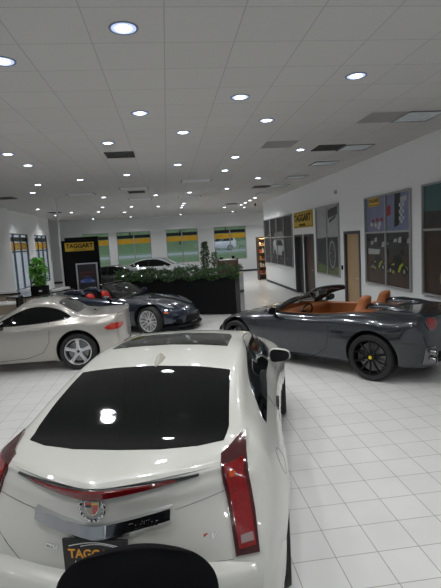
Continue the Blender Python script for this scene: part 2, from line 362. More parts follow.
for x,y,lab,m in VT:
    t=thing('ceiling_vent',lab,'air vent',(x,y,CEIL),0,'ceiling air vents')
    a=.30; mb=MB()
    if m is VB:
        MB().box(-.27,.27,-.27,.27,-.004,0).build('backing',m,t,smooth=0)
        for k in range(5):
            r=.27-k*.052
            for q in ((-r,r,-r,-r+.012),(-r,r,r-.012,r),(-r,-r+.012,-r,r),(r-.012,r,-r,r)): mb.box(q[0],q[1],q[2],q[3],-.018,-.004)
        mb.build('louvre',VL,t,smooth=0)
    else:
        MB().box(-a,a,-a,a,-.004,0).build('backing',m,t,smooth=0)
        for k in range(14): yy=-a+.02+k*.042; mb.box(-a+.01,a-.01,yy,yy+.015,-.012,-.004)
        mb.build('louvre',m,t,smooth=0)
tag(MB().lathe([(0,-.10),(.05,-.09),(.07,-.05),(.07,0)],16,c=(-5.9,26.9,CEIL)).build('security_camera',WHITEPL),'white dome camera on the ceiling at the corner of the left wall','camera')
tag(MB().lathe([(0,-.12),(.05,-.10),(.05,0)],16,c=(4.6,23.4,CEIL)).build('ceiling_sensor',BLACK),'small dark sensor hanging from ceiling near the end of the right wall','sensor')
# ------------------------------------------------------------------ car kit
def pchip(xs,ys,xq):
    xs=np.asarray(xs,float); ys=np.asarray(ys,float); h=np.diff(xs); d=np.diff(ys)/h; n=len(xs)
    m=np.zeros(n)
    if n==2: m[:]=d[0]
    else:
        for i in range(1,n-1):
            if d[i-1]*d[i]>0:
                w1=2*h[i]+h[i-1]; w2=h[i]+2*h[i-1]; m[i]=(w1+w2)/(w1/d[i-1]+w2/d[i])
        m[0]=d[0]; m[-1]=d[-1]
    k=np.clip(np.searchsorted(xs,xq)-1,0,n-2); t=(xq-xs[k])/h[k]
    return (2*t**3-3*t**2+1)*ys[k]+(t**3-2*t**2+t)*h[k]*m[k]+(-2*t**3+3*t**2)*ys[k+1]+(t**3-t**2)*h[k]*m[k+1]
class Car:
    """body in local coordinates: x right, y forward from the rear bumper, z up; the root Empty stands on the floor at y=0,x=0"""
    def __init__(s,root,st,L,rake_r=None,rake_f=None,ny=7,nj=5):
        # st rows: y,zb,wsill,wmax,zmax,wsh,zsh,wbelt,zbelt,wrail,zrail,zc,kr,kf
        s.root=root; s.L=L; rows=[]
        for q in st:
            y,zb,ws,wm,zm,wsh,zs,wb,zbe,wr,zr,zc,kr,kf=q
            pts=[(0,zb),(ws*.8,zb),(ws,zb+.05),(ws*.35+wm*.65,(zb+zm)/2),(wm,zm),(wsh,zs),(wb,zbe),(wb*.45+wr*.55+.012,(zbe+zr)/2+.01),(wr,zr),(wr*.55,zr+(zc-zr)*.72),(0,zc)]
            row=[]
            for x,z in pts:
                yy=y+(kr*rake_r(x,z) if rake_r and kr else 0)-(kf*rake_f(x,z) if rake_f and kf else 0)
                row.append((x,yy,z))
            rows.append(row)
        P=np.array(rows)                                   # n x 11 x 3
        n=len(rows); tq=np.linspace(0,n-1,(n-1)*ny+1); base=np.arange(n)
        ts=np.array([q[0] for q in st])                     # use y spacing as the parameter
        tqy=np.interp(tq,base,ts)
        A=np.zeros((len(tq),11,3))
        for j in range(11):
            for c in range(3): A[:,j,c]=pchip(ts,P[:,j,c],tqy)
        jq=np.linspace(0,10,10*nj+1); B=np.zeros((len(tq),len(jq),3))
        for i in range(len(tq)):
            for c in range(3): B[i,:,c]=pchip(np.arange(11),A[i,:,c],jq)
        B[:,0,0]=0; B[:,-1,0]=0
        full=np.concatenate([B,(B[:,::-1][:,1:-1])*np.array([-1,1,1])],1)
        M,N=full.shape[:2]
        vs=[tuple(p) for p in full.reshape(-1,3)]; fs=[]
        for i in range(M-1):
            for j in range(N):
                a=i*N+j; b=i*N+(j+1)%N; fs.append((a,b,b+N,a+N))
        KC=13
        for e in (0,M-1):                                   # end caps that keep the plan curvature
            o=e*N; K=len(jq)-1; q=st[0 if e==0 else -1]; y0=q[0]; rk=rake_r if e==0 else rake_f; kk=q[12] if e==0 else -q[13]
            rowid=[]
            for j in range(K+1):
                if j in (0,K): rowid.append([o+j]*(KC+1)); continue
                p=full[e,j]; ids=[o+j]
                yb=p[1]-(kk*rk(p[0],p[2]) if rk else 0)
                for k in range(1,KC):
                    x=p[0]*(1-2*k/KC); vs.append((x,yb+(kk*rk(x,p[2]) if rk else 0),p[2])); ids.append(len(vs)-1)
                ids.append(o+N-j); rowid.append(ids)
            for j in range(K):
                for k in range(KC):
                    f=[rowid[j][k],rowid[j][k+1],rowid[j+1][k+1],rowid[j+1][k]]
                    g=[]
                    for i_ in f:
                        if i_ not in g: g.append(i_)
                    if len(g)>2: fs.append(tuple(g))
        s.v,s.f=vs,fs
        s.bvh=BVHTree.FromPolygons([Vector(p) for p in vs],fs)
        s.bvs=[s.bvh]
    def body(s,paint,wheels,R,cut=None,cutmat=None,name='body'):
        bm=bmesh.new(); V=[bm.verts.new(p) for p in s.v]
        for f in s.f: bm.faces.new([V[i] for i in f])
        zc=R*.93
        for (yc,xc,wd) in wheels:
            x0=xc-wd-.06
            kill=[f for f in bm.faces if (lambda c:abs(c.x)>x0 and (c.y-yc)**2+(c.z-zc)**2<R*R)(f.calc_center_median())]
            ed={e for f in kill for e in f.edges}; rim={v for e in ed if any(f not in kill for f in e.link_faces) for v in e.verts} if False else None
            ks=set(kill); rim={v for f in kill for e in f.edges if any(g not in ks for g in e.link_faces) for v in e.verts}
            bmesh.ops.delete(bm,geom=kill,context='FACES')
            for v in rim:
                if not v.is_valid: continue
                sg=1 if v.co.x>0 else -1; dy,dz=v.co.y-yc,v.co.z-zc
                if abs(v.co.x)<x0+.02: continue
                on=abs(abs(s.hit('side',v.co.y,v.co.z,sg)[0].x)-abs(v.co.x))<.03 if v.co.z>.26 else False
                if on or dz>0:
                    r=math.hypot(dy,dz); ny,nz=yc+dy/r*R,zc+dz/r*R; q=s.hit('side',ny,nz,sg)[0]; v.co=(q.x,ny,nz)
                else: v.co.y=yc+math.copysign(math.sqrt(max(0,R*R-dz*dz)),dy)
            for sg in (-1,1):
                vs=[];n=40
                for k in range(n+1):
                    an=-.35+(PI+.70)*k/n; y,z=yc+R*math.cos(an),zc+R*math.sin(an); q=s.hit('side',y,z,sg)[0]
                    vs+=[(q.x-.001*sg,y,z),(q.x-.02*sg,y+.0,z),(x0*sg,y,z),(x0*sg,yc,zc)]
                MB().add(vs,[(i*4+k,i*4+k+1,i*4+k+5,i*4+k+4) for i in range(n) for k in range(3)]).build('wheel_arch_liner',WELL,s.root,smooth=40)
        me_extra=None
        if cut:
            P=[Vector((x,y)) for x,y in cut]; n=len(P)
            def inside(x,y):
                c=False
                for i in range(n):
                    (xa,ya),(xb,yb)=P[i],P[i-1]
                    if (ya>y)!=(yb>y) and x<(xb-xa)*(y-ya)/(yb-ya)+xa: c=not c
                return c
            kill=[f for f in bm.faces if (lambda c:c.z>.6 and inside(c.x,c.y))(f.calc_center_median())]; ks=set(kill)
            rim={v for f in kill for e in f.edges if any(g not in ks for g in e.link_faces) for v in e.verts}
            bmesh.ops.delete(bm,geom=kill,context='FACES')
            for v in rim:
                if not v.is_valid: continue
                best=None; q=Vector((v.co.x,v.co.y))
                for i in range(n):
                    A,B=P[i],P[(i+1)%n]; t=max(0,min(1,(q-A).dot(B-A)/(B-A).length_squared)); c=A+(B-A)*t
                    if best is None or (c-q).length<best[0]: best=((c-q).length,c)
                c=best[1]; v.co=(c.x,c.y,s.hit('top',c.x,c.y)[0].z)
            tub=MB(); vs=[]; Q=[]
            for i in range(n):
                for k in range(6): c=P[i].lerp(P[(i+1)%n],k/6); Q.append(c)
            for c in Q: z=s.hit('top',c.x,c.y)[0].z; vs+=[(c.x*1.02,c.y,z+.003),(c.x,c.y,z+.006),(c.x*.96,c.y,z-.02),(c.x*.93,c.y,.30)]
            m=len(Q); tub.add(vs,[(i*4+k,i*4+k+1,((i+1)%m)*4+k+1,((i+1)%m)*4+k) for i in range(m) for k in range(3)]+[tuple(i*4+3 for i in range(m))])
            tub.build('cockpit_lining',cutmat,s.root,smooth=30)
        bmesh.ops.recalc_face_normals(bm,faces=bm.faces)
        me=bpy.data.meshes.new(name); bm.to_mesh(me); bm.free(); me.materials.append(paint)
        me.polygons.foreach_set('use_smooth',[True]*len(me.polygons)); me.set_sharp_from_angle(angle=math.radians(50))
        o=bpy.data.objects.new(name,me); C.objects.link(o); o.parent=s.root; s.bodyo=o
        return o
    def hit(s,axis,a,b,sg=1):
        if axis=='top': o,d=Vector((a,b,3)),Vector((0,0,-1))
        if axis=='rear': o,d=Vector((a,-3,b)),Vector((0,1,0))
        if axis=='front': o,d=Vector((a,9,b)),Vector((0,-1,0))
        if axis=='side': o,d=Vector((sg*3,a,b)),Vector((-sg,0,0))
        best=None
        for bv in s.bvs:
            r=bv.ray_cast(o,d)
            if r[0] is not None and (best is None or r[3]<best[3]): best=r
        if best is None: 
            r=s.bvh.find_nearest(o+d*2.5); return r[0],-d
        n=best[1]; 
        if n.dot(d)>0: n=-n
        return best[0],n
    def patch(s,name,poly,axis,m,off=.003,sg=1,step=.08,parent='root',depth=.012,smooth=60,addbvh=False):
        """a part cut to the outline poly and laid on the body, seen along axis"""
        bm=bmesh.new(); f=bm.faces.new([bm.verts.new((a,b,0)) for a,b in poly])
        xs=[p[0] for p in poly]; ys=[p[1] for p in poly]
        for ax,lo,hi in ((0,min(xs),max(xs)),(1,min(ys),max(ys))):
            k=math.ceil(lo/step)*step+.0007
            while k<hi:
                no=(1,0,0) if ax==0 else (0,1,0); co=(k,0,0) if ax==0 else (0,k,0)
                bmesh.ops.bisect_plane(bm,geom=bm.verts[:]+bm.edges[:]+bm.faces[:],plane_co=co,plane_no=no); k+=step
        bm.verts.index_update(); out=[];inn=[]
        for v in bm.verts:
            p,n=s.hit(axis,v.co.x,v.co.y,sg); out.append(p+n*off); inn.append(p-n*depth)
        N=len(out); fs=[tuple(v.index for v in f.verts) for f in bm.faces]
        be=[tuple(v.index for v in e.verts) for e in bm.edges if len(e.link_faces)==1]
        mb=MB(); mb.add(out+inn,fs+[(a,b,b+N,a+N) for a,b in be]); bm.free()
        o=mb.build(name,m,s.root if parent=='root' else parent,smooth=smooth)
        if addbvh: s.bvs.append(BVHTree.FromPolygons(out,fs))
        return o
    def line(s,pts,axis,w=.006,sg=1,mb=None,off=.0015,step=.06,closed=False):
        """a narrow ribbon following the surface (panel gap)"""
        q=[]
        P=pts+([pts[0]] if closed else [])
        for i in range(len(P)-1):
            n=max(1,int(math.dist(P[i],P[i+1])/step))
            for k in range(n): q.append((P[i][0]+(P[i+1][0]-P[i][0])*k/n,P[i][1]+(P[i+1][1]-P[i][1])*k/n))
        q.append(P[-1]); H=[s.hit(axis,a,b,sg) for a,b in q]; vs=[]
        for i,(p,n) in enumerate(H):
            t=(H[min(i+1,len(H)-1)][0]-H[max(i-1,0)][0]).normalized(); c=n.cross(t).normalized()*w/2
            vs+=[p+n*off-c,p+n*off+c,p-n*.004+c,p-n*.004-c]
        fs=[]
        for i in range(len(H)-1):
            for k in range(4): a=i*4+k;b=i*4+(k+1)%4; fs.append((a,b,b+4,a+4))
        mb=mb or MB(); mb.add(vs,fs); return mb
    def sweep(s,name,path,prof,m,smooth=35,parent=None,bev=0,ends=True):
        """bumper or skirt: plan path [(x,y)], profile [(outward,z)] closed loop"""
        N=len(path); vs=[]; K=len(prof)
        for i,(x,y) in enumerate(path):
            a=path[max(i-1,0)]; b=path[min(i+1,N-1)]; t=Vector((b[0]-a[0],b[1]-a[1])).normalized(); nrm=Vector((t.y,-t.x))
            for o_,z in prof: vs.append((x+nrm.x*o_,y+nrm.y*o_,z))
        fs=[(i*K+k,i*K+(k+1)%K,(i+1)*K+(k+1)%K,(i+1)*K+k) for i in range(N-1) for k in range(K)]
        if ends: fs+=[tuple(range(K)),tuple(range((N-1)*K,N*K))]
        return MB().add(vs,fs).build(name,m,parent or s.root,smooth=smooth,bevel=bev)
def smoothpath(pts,n=6):
    t=np.arange(len(pts)); q=np.linspace(0,len(pts)-1,(len(pts)-1)*n+1)
    return list(zip(pchip(t,[p[0] for p in pts],q).tolist(),pchip(t,[p[1] for p in pts],q).tolist()))
def curve2(pts,n=5,closed=True):
    """Catmull-Rom through 2D points"""
    N=len(pts); out=[]
    for i in range(N if closed else N-1):
        p0,p1,p2,p3=[pts[(i+k)%N] if closed else pts[min(max(i+k,0),N-1)] for k in (-1,0,1,2)]
        for k in range(n):
            t=k/n
            out.append(tuple(.5*(2*p1[c]+(p2[c]-p0[c])*t+(2*p0[c]-5*p1[c]+4*p2[c]-p3[c])*t*t+(3*p1[c]-p0[c]-3*p2[c]+p3[c])*t**3) for c in (0,1)))
    if not closed: out.append(pts[-1])
    return out
def wheel(root,x,y,R,wd,rimr,nsp,m_rim,sg,cap=None,style='five',caliper=None,steer=0):
    """tyre > rim, brake disc, centre cap; x = outer face"""
    h=wd
    T=MB(); pr=[(rimr,0),(rimr+.012,.006),(R-.02,.012),(R-.004,-.012),(R,-.05),(R,-h+.05),(R-.004,-h+.012),(R-.02,-h-.006),(rimr,-h)]
    T.lathe([(r,sg*t) for r,t in pr]+[(rimr,0)],48,axis='x'); tyre=T.build('tyre',RUBBER,root,smooth=50); tyre.location=(x*sg,y,R); tyre.rotation_euler=(0,0,steer)
    m=MB(); r0=rimr
    m.lathe([(r0+.004,sg*.002),(r0-.012,sg*.004),(r0-.020,-sg*.015),(r0-.028,-sg*.06),(r0-.03,-sg*(h-.01)),(r0+.002,-sg*h)],48,axis='x')
    for k in range(nsp):
        a=2*PI*k/nsp+PI/2
        def P(r,u,d): return (sg*d, r*math.cos(a)-u*math.sin(a), r*math.sin(a)+u*math.cos(a))
        if style=='five': secs=[(.045,.040,-.030),(r0*.55,.026,-.022),(r0-.018,.040,-.006)]
        elif style=='thin': secs=[(.04,.016,-.030),(r0*.5,.014,-.018),(r0-.018,.013,-.004)]
        else: secs=[(.045,.028,-.034),(r0*.55,.020,-.026),(r0-.018,.030,-.012)]
        brs=[(0,0)] if style!='split' else [(.0,.055),(.0,-.055)]
        for (ua,ub) in brs:
            vs=[];S_=len(secs)
            for i,(r,hw,d) in enumerate(secs):
                u=ua+(ub-ua)*i/(S_-1)
                if style=='split': hw*=.62
                vs+=[P(r,u-hw,d-.004),P(r,u-hw*.4,d),P(r,u+hw*.4,d),P(r,u+hw,d-.004),P(r,u+hw*.7,d-.03),P(r,u-hw*.7,d-.03)]
            fs=[(i*6+q,i*6+(q+1)%6,(i+1)*6+(q+1)%6,(i+1)*6+q) for i in range(S_-1) for q in range(6)]
            m.add(vs,fs)
    m.lathe([(0,-sg*.022),(.05,-sg*.024),(.062,-sg*.035),(.062,-sg*.07)],24,axis='x')
    for k in range(5):
        a=2*PI*k/5+PI/2+.6; m.lathe([(0,-sg*.018),(.009,-sg*.018),(.009,-sg*.03)],8,axis='x',c=(0,.042*math.cos(a),.042*math.sin(a)))
    m.build('rim',m_rim,tyre,smooth=35)
    d=MB(); d.lathe([(.06,-sg*.085),(r0-.055,-sg*.085),(r0-.055,-sg*.11),(.06,-sg*.11)],40,axis='x'); d.build('brake_disc',mat('disc_steel',(.22,.22,.22),.35,metal=1),tyre)
    if caliper:
        c=MB(); c.box(-sg*.05,-sg*.125,r0*.45,r0*.80,-.09,.09); c.build('brake_caliper',caliper,tyre,bevel=.01)
    if cap: MB().lathe([(0,-sg*.016),(.026,-sg*.017),(.028,-sg*.026)],20,axis='x').build('centre_cap',cap,tyre)
    return tyre
def mirror(s,x,y,z,sg,paint,w=.22,h=.15,d=.13,tilt=0):
    """door mirror: housing > mirror glass; outer side = sg"""
    mb=MB(); K=16; secs=[(-.005,.82,.86),(.0,.93,.95),(.02,1,1),(.06,.95,.95),(.10,.75,.75),(d,.35,.4)]
    vs=[];fs=[]
    for (yy,sx,sz) in secs:
        for k in range(K):
            a=2*PI*k/K; ca,sa=math.cos(a),math.sin(a); e=.62
            px=w/2*sx*math.copysign(abs(ca)**e,ca); pz=h/2*sz*math.copysign(abs(sa)**e,sa)
            pz*=1-.22*sg*px/(w/2)
            vs.append((x*sg+px,y+yy,z+pz))
    n=len(secs)
    for i in range(n-1):
        for k in range(K): a=i*K+k;b=i*K+(k+1)%K; fs.append((a,b,b+K,a+K))
    fs+=[tuple(range(K)),tuple(range((n-1)*K,n*K))]
    mb.add(vs,fs); mb.tube([((x-w*.35)*sg,y+.05,z-h*.3),((x-w*.35-.10)*sg,y+.07,z-h*.62)],[.035,.03],8)
    o=mb.build('door_mirror',paint,s.root,smooth=45)
    g=MB(); vs=[]
    for k in range(K):
        a=2*PI*k/K; ca,sa=math.cos(a),math.sin(a); e=.62
        px=w/2*.84*math.copysign(abs(ca)**e,ca)*1.05; pz=h/2*.90*math.copysign(abs(sa)**e,sa)*(1-.22*sg*px/(w/2)); vs.append((x*sg+px,y-.008,z+pz))
    g.add(vs+[(a,b+.01,c) for a,b,c in vs],[tuple(range(K)),tuple(range(K,2*K))]+[(k,(k+1)%K,(k+1)%K+K,k+K) for k in range(K)])
    g.build('mirror_glass',mat('mirror_dark',(.01,.01,.011),.05,spec=.15),o,smooth=0)
    return o
def seat(s,x,y,z,m,w=.50,hd=True,tilt=.30,m2=None):
    """bucket seat of a roadster: cushion, backrest, head rest as sub-parts"""
    b=MB(); b.box(x-w/2,x+w/2,y,y+.50,z,z+.16); o=b.build('seat',m,s.root,smooth=40,bevel=.05)
    c=MB(); K=12; vs=[];fs=[]
    hs=[(0,.95,.10),(.15,1,.12),(.35,1,.12),(.5,.86,.10),(.60,.62,.09),(.66,.50,.085),(.76,.50,.08),(.80,.36,.05)]
    for (h,sw,th) in hs:
        for k in range(K):
            a=2*PI*k/K; ca,sa=math.cos(a),math.sin(a)
            vs.append((x+w/2*sw*math.copysign(abs(ca)**.6,ca),y+.02-h*tilt+th*math.copysign(abs(sa)**.7,sa)+.03*ca*ca,z+.10+h))
    n=len(hs)
    for i in range(n-1):
        for k in range(K): a=i*K+k;b_=i*K+(k+1)%K; fs.append((a,b_,b_+K,a+K))
    fs+=[tuple(range(K)),tuple(range((n-1)*K,n*K))]
    c.add(vs,fs).build('seat_back',m2 or m,o,smooth=60,subd=1)
    return o
def steering(s,x,y,z,m,R=.18):
    mb=MB(); pts=[(x+R*math.cos(a),y-R*math.sin(a)*.35,z+R*math.sin(a)*.94) for a in [2*PI*k/24 for k in range(24)]]
    mb.tube(pts,.016,8,closed=True); mb.box(x-R,x+R,y-.012,y+.012,z-.018,z+.018); mb.box(x-.015,x+.015,y-.01,y+.03,z-R*.9,z)
    mb.lathe([(0,-.02),(.05,-.01),(.055,.05)],16,axis='y',c=(x,y,z)); return mb.build('steering_wheel',m,s.root)
def shift(root,ob_dy):
    pass
# ------------------------------------------------------------------ white coupe (foreground)
def white_coupe():
    P=mat('pearl_white_paint',(.56,.555,.51),.32,coat=1,spec=.5)
    th=math.radians(14.07)
    root=thing('coupe_car','white two door coupe seen from behind, nearest car with dark sloping rear window','car',(-.463,2.066,0),-th)
    def rr(x,z): return (.5*x*x+.33*abs(x))*max(.05,.75+1.6*(min(z,1.10)-1.08))
    def rf(x,z): return .35*x*x
    st=[#y  zb  ws  wm  zm  wsh zsh  wb  zbe  wr  zr   zc  kr kf
     (.08,.30,.70,.80,.60,.81,.74,.76,.97,.62,1.068,1.088,1,0),
     (.10,.27,.72,.82,.60,.83,.75,.78,.985,.64,1.082,1.102,1,0),
     (.20,.22,.76,.865,.62,.865,.77,.795,1.01,.66,1.10,1.112,.85,0),
     (.55,.20,.82,.925,.66,.905,.80,.80,1.04,.64,1.118,1.125,.25,0),
     (.92,.19,.85,.94,.68,.915,.83,.80,1.035,.625,1.215,1.24,0,0),
     (1.35,.19,.85,.915,.68,.89,.85,.795,1.02,.60,1.31,1.345,0,0),
     (1.85,.19,.83,.895,.66,.87,.85,.785,1.00,.58,1.355,1.38,0,0),
     (2.25,.19,.83,.885,.66,.86,.84,.77,.985,.555,1.335,1.37,0,0),
     (2.65,.19,.83,.885,.65,.86,.83,.775,.975,.58,1.30,1.335,0,0),
     (3.15,.19,.83,.90,.64,.88,.82,.765,.965,.64,1.13,1.17,0,0),
     (3.60,.19,.84,.93,.63,.89,.82,.72,.95,.60,1.00,1.02,0,0),
     (4.20,.19,.82,.90,.60,.85,.79,.66,.90,.48,.93,.94,0,.2),
     (4.62,.20,.74,.83,.55,.77,.70,.58,.80,.38,.825,.83,0,.8),
     (4.79,.26,.60,.70,.50,.66,.62,.5,.70,.3,.72,.73,0,1)]
    c=Car(root,st,4.79,rr,rf,ny=8,nj=6)
    c.body(P,[(.95,.93,.24),(3.83,.92,.24)],.375)
    for y in (.95,3.83):
        for sg in (-1,1): wheel(root,.915,y,.345,.235,.245,10,SILVER,sg,style='thin')
    # rear glass, roof glass, windscreen, side windows
    rg=[(-.585,.56),(-.45,.485),(-.25,.435),(0,.42),(.25,.435),(.45,.485),(.585,.56),(.60,.70),(.575,1.0),(.553,1.285),(.3,1.315),(0,1.32),(-.3,1.315),(-.553,1.285),(-.575,1.0),(-.60,.70)]
    c.patch('rear_window',rg,'top',TINT,.002,step=.07)
    RG=mat('roof_glass',(.010,.012,.010),.06,coat=0,spec=.5)
    c.patch('sunroof',[(-.50,1.78),(-.25,1.82),(0,1.83),(.25,1.82),(.48,1.78),(.47,2.2),(.44,2.34),(0,2.38),(-.46,2.34),(-.49,2.2)],'top',RG,.004,step=.07)
    c.patch('windscreen',[(-.56,2.80),(-.3,2.83),(0,2.84),(.3,2.83),(.56,2.80),(.66,3.40),(.4,3.55),(0,3.6),(-.4,3.55),(-.66,3.40)],'top',TINT,.003,step=.08)
    for sg in (-1,1):
        sw=[(1.02,1.035),(1.16,1.12),(1.36,1.215),(1.65,1.285),(2.0,1.325),(2.4,1.325),(2.72,1.275),(3.0,1.165),(3.22,1.05),(3.2,.99),(2.6,.995),(2.0,1.01),(1.5,1.02)]
        o=c.patch('side_window',curve2(sw,3),'side',TINT,.002,sg,step=.07)
        c.line([(1.02,1.03),(1.5,1.015),(2.0,1.005),(2.6,.99),(3.2,.985)],'side',.014,sg).build('window_trim',CHROME,o)
        # door gap, fuel flap
        for q in ([(1.62,1.01),(1.58,.85),(1.62,.6),(1.75,.35),(2.0,.26)],[(3.15,.97),(3.18,.7),(3.10,.3)]): c.line(q,'side',.007,sg).build('door_gap',SEAM,root)
        h=MB()
        p,_=c.hit('side',1.76,.88,sg); h.box(p.x-.012*sg,p.x+.016*sg,1.66,1.90,.86,.90); h.build('door_handle',GLOSSBLK,root,bevel=.006)
        mirror(c,.885,2.78,1.015,sg,P,.225,.14)
    c.line([(y,z) for y,z in [(.83+.075*math.cos(2*PI*k/20),.86+.075*math.sin(2*PI*k/20)) for k in range(20)]],'side',.005,1,closed=True).build('fuel_flap_gap',mat('fine_gap',(.22,.22,.20),.8),root)
    c.patch('quarter_light',[(3.30,.965),(3.22,.965),(3.22,1.03)],'side',GLOSSBLK,.003,1)
    # shark fin aerial
    f=MB(); secs=[(1.30,.004,.008),(1.38,.018,.035),(1.43,.020,.052),(1.48,.022,.040),(1.50,.018,.010)]
    z0=c.hit('top',0,1.4)[0].z; vs=[]
    for (y,w,h) in secs: zz=c.hit('top',0,y)[0].z; vs+=[(-w*1.6,y,zz-.004),(-w,y,zz+h*.6),(0,y,zz+h),(w,y,zz+h*.6),(w*1.6,y,zz-.004)]
    f.add(vs,[(i*5+k,i*5+(k+1)%5,(i+1)*5+(k+1)%5,(i+1)*5+k) for i in range(4) for k in range(5)]+[tuple(range(5)),tuple(range(20,25))])
    f.build('roof_aerial',mat('aerial_beige',(.50,.48,.40),.35,coat=.5),root,smooth=60)
    # V shaped high brake lamp along the boot edge
    def ridge(name,pts,m,r,mb_parent=root):
        pass
    def F(x,z): return c.hit('rear',x,z)[0]
    vs=[];fs=[]; xs=np.linspace(-.49,.49,29)
    for x in xs:
        k=1-abs(x)/.49; h=.008+.036*k; zt=1.066+.018*k; q=c.hit('rear',x,zt-.012)[0]
        y=q.y; d=.010+.030*k
        vs+=[(x,y+.05,zt-.004),(x,y-d*.8,zt+.001),(x,y-d,zt-.006),(x,y-d*.9,zt-h),(x,y+.03,zt-h-.006)]
    N=len(xs)
    blm=MB(); blm.v=vs
    for i in range(N-1):
        for k in range(5):
            a=i*5+k;b=i*5+(k+1)%5; blm.f.append((a,b,b+5,a+5)); blm.m.append(1 if (k in (1,2) and abs((xs[i]+xs[i+1])/2)<.40) else 0)
    blm.f+=[tuple(range(5)),tuple(range((N-1)*5,N*5))]; blm.m+=[0,0]
    blm.build('high_brake_lamp',[GLOSSBLK,mat('brake_lens',(.15,.004,.006),.2,coat=.6,noise=.6,nscale=90)],root,smooth=30,weld=False)
    # tail lamps
    for sg in (-1,1):
        def L(pts): return [(x*sg,z) for x,z in pts]
        base=c.patch('tail_lamp',L([(.585,1.098),(.690,1.118),(.705,1.09),(.728,1.0),(.762,.86),(.785,.72),(.672,.71),(.648,.82),(.622,.93),(.595,1.03)]),'rear',DREDLENS,.014,step=.03,depth=.02)
        c.patch('red_lens',L([(.600,1.065),(.688,1.07),(.712,.98),(.745,.85),(.766,.745),(.688,.735),(.664,.83),(.632,.95)]),'rear',REDLENS,.020,step=.03,parent=base,depth=.004)
        c.patch('reversing_lens',L([(.69,.785),(.748,.792),(.755,.762),(.695,.755)]),'rear',mat('reverse_lens',(.28,.2,.2),.1,coat=1),.024,step=.03,parent=base,depth=.004)
        c.patch('amber_reflector',L([(.625,1.04),(.650,1.04),(.655,1.01),(.63,1.01)]),'rear',mat('amber_lamp',(.5,.07,.01),.15,coat=1),.024,step=.03,parent=base,depth=.004)
    # rear bumper
    pth=smoothpath([(-.885,.70),(-.885,.42),(-.84,.22),(-.66,.085),(-.33,.03),(0,.015),(.33,.03),(.66,.085),(.84,.22),(.885,.42),(.885,.70)],4)
    prof=[(-.10,.70),(-.01,.685),(.015,.655),(.028,.59),(.022,.48),(.0,.34),(-.04,.24),(-.12,.22),(-.16,.40)]
    vs=[];K=len(prof);N=len(pth)
    for i,(x,y) in enumerate(pth):
        a=pth[max(i-1,0)];b=pth[min(i+1,N-1)];t=Vector((b[0]-a[0],b[1]-a[1])).normalized();nr=Vector((t.y,-t.x))
        dip=-.075*max(0,1-abs(x)/.52)
        for o_,z in prof: vs.append((x+nr.x*o_,y+nr.y*o_,z+(dip if z>.6 else 0)))
    MB().add(vs,[(i*K+k,i*K+(k+1)%K,(i+1)*K+(k+1)%K,(i+1)*K+k) for i in range(N-1) for k in range(K)]+[tuple(range(K)),tuple(range((N-1)*K,N*K))]).build('rear_bumper',P,root,smooth=50)
    for sg in (-1,1):
        mb=MB(); mb.lathe([(.03,-.01),(.045,-.02),(.05,.0),(.05,.15)],20,axis='y',c=(.45*sg,.02,.30)); mb.build('exhaust_tip',CHROME,root)
    # chrome trim bar, V shaped
    bar=[(-.335,.942),(-.31,.940),(0,.888),(.345,.945),(.362,.945),(.352,.892),(.335,.882),(0,.828),(-.315,.882)]
    bm_=MB(); xs2=np.linspace(-.335,.362,29); vs2=[]
    for x in xs2:
        k=abs(x)/.35; zt=.898+.050*k; zb=.822+.052*k; y=c.hit('rear',x,(zt+zb)/2)[0].y
        vs2+=[(x,y+.02,zt+.004),(x,y-.016,zt),(x,y-.036,zb+.026),(x,y-.018,zb),(x,y+.02,zb-.004)]
    n2=len(xs2)
    bm_.v=vs2
    for i in range(n2-1):
        for k in range(5):
            bm_.f.append((i*5+k,i*5+(k+1)%5,(i+1)*5+(k+1)%5,(i+1)*5+k)); bm_.m.append(1 if (k==1 and .06<xs2[i]<.33) else 0)
    bm_.f+=[tuple(range(5)),tuple(range((n2-1)*5,n2*5))]; bm_.m+=[0,0]
    cb=bm_.build('chrome_trim_bar',[CHROME,GLOSSBLK],root,smooth=25,weld=False)
    def onrear(mb,x,z,off,rotz=0):
        p,n=c.hit('rear',x,z); return Matrix.Translation(p+Vector((0,-off,0)))@Matrix.Rotation(math.atan2(n.x,-n.y)*1.0,4,'Z')
    mb=MB(); text_mb('Cadillac',.050,.002,Matrix.Translation((.235,c.hit('rear',.235,.90)[0].y-.050,.908))@Matrix.Rotation(math.radians(9),4,'Z')@RX90@Matrix.Rotation(math.radians(9),4,'Z'),shear=.35,mb=mb); mb.build('script_lettering',CHROME,cb,smooth=0,weld=False)
    # round wreath badge with crest
    p=c.hit('rear',0,.99)[0]; by=p.y-.006; bz=.993
    mb=MB(); mb.tube([(.062*math.cos(a),by-.006,bz+.064*math.sin(a)) for a in [math.radians(110+320*k/30) for k in range(31)]],[.009*(.7+.3*math.sin(k*1.6)) for k in range(31)],8)
    for k in range(14):
        a=math.radians(118+304*k/13); mb.tube([(.050*math.cos(a),by-.010,bz+.052*math.sin(a)),(.067*math.cos(a+.12),by-.012,bz+.069*math.sin(a+.12))],[.006,.003],6)
    bd=mb.build('wreath_badge',CHROME,root)
    crest=[(-.036,.034),(.036,.034),(.036,-.004),(.018,-.030),(0,-.040),(-.018,-.030),(-.036,-.004)]
    cc=MB(); cc.prism([(x,z+bz) for x,z in crest],by-.008,by,'y',0)
    def sub(pts,mi): cc.prism([(x,z+bz) for x,z in pts],by-.011,by-.008,'y',mi)
    sub([(-.032,.030),(-.002,.030),(-.002,.018),(-.032,.018)],1); sub([(-.032,.015),(-.002,.015),(-.002,.005),(-.032,.005)],4)
    sub([(.002,.030),(.032,.030),(.032,.018),(.002,.018)],2); sub([(.002,.015),(.032,.015),(.032,.005),(.002,.005)],1)
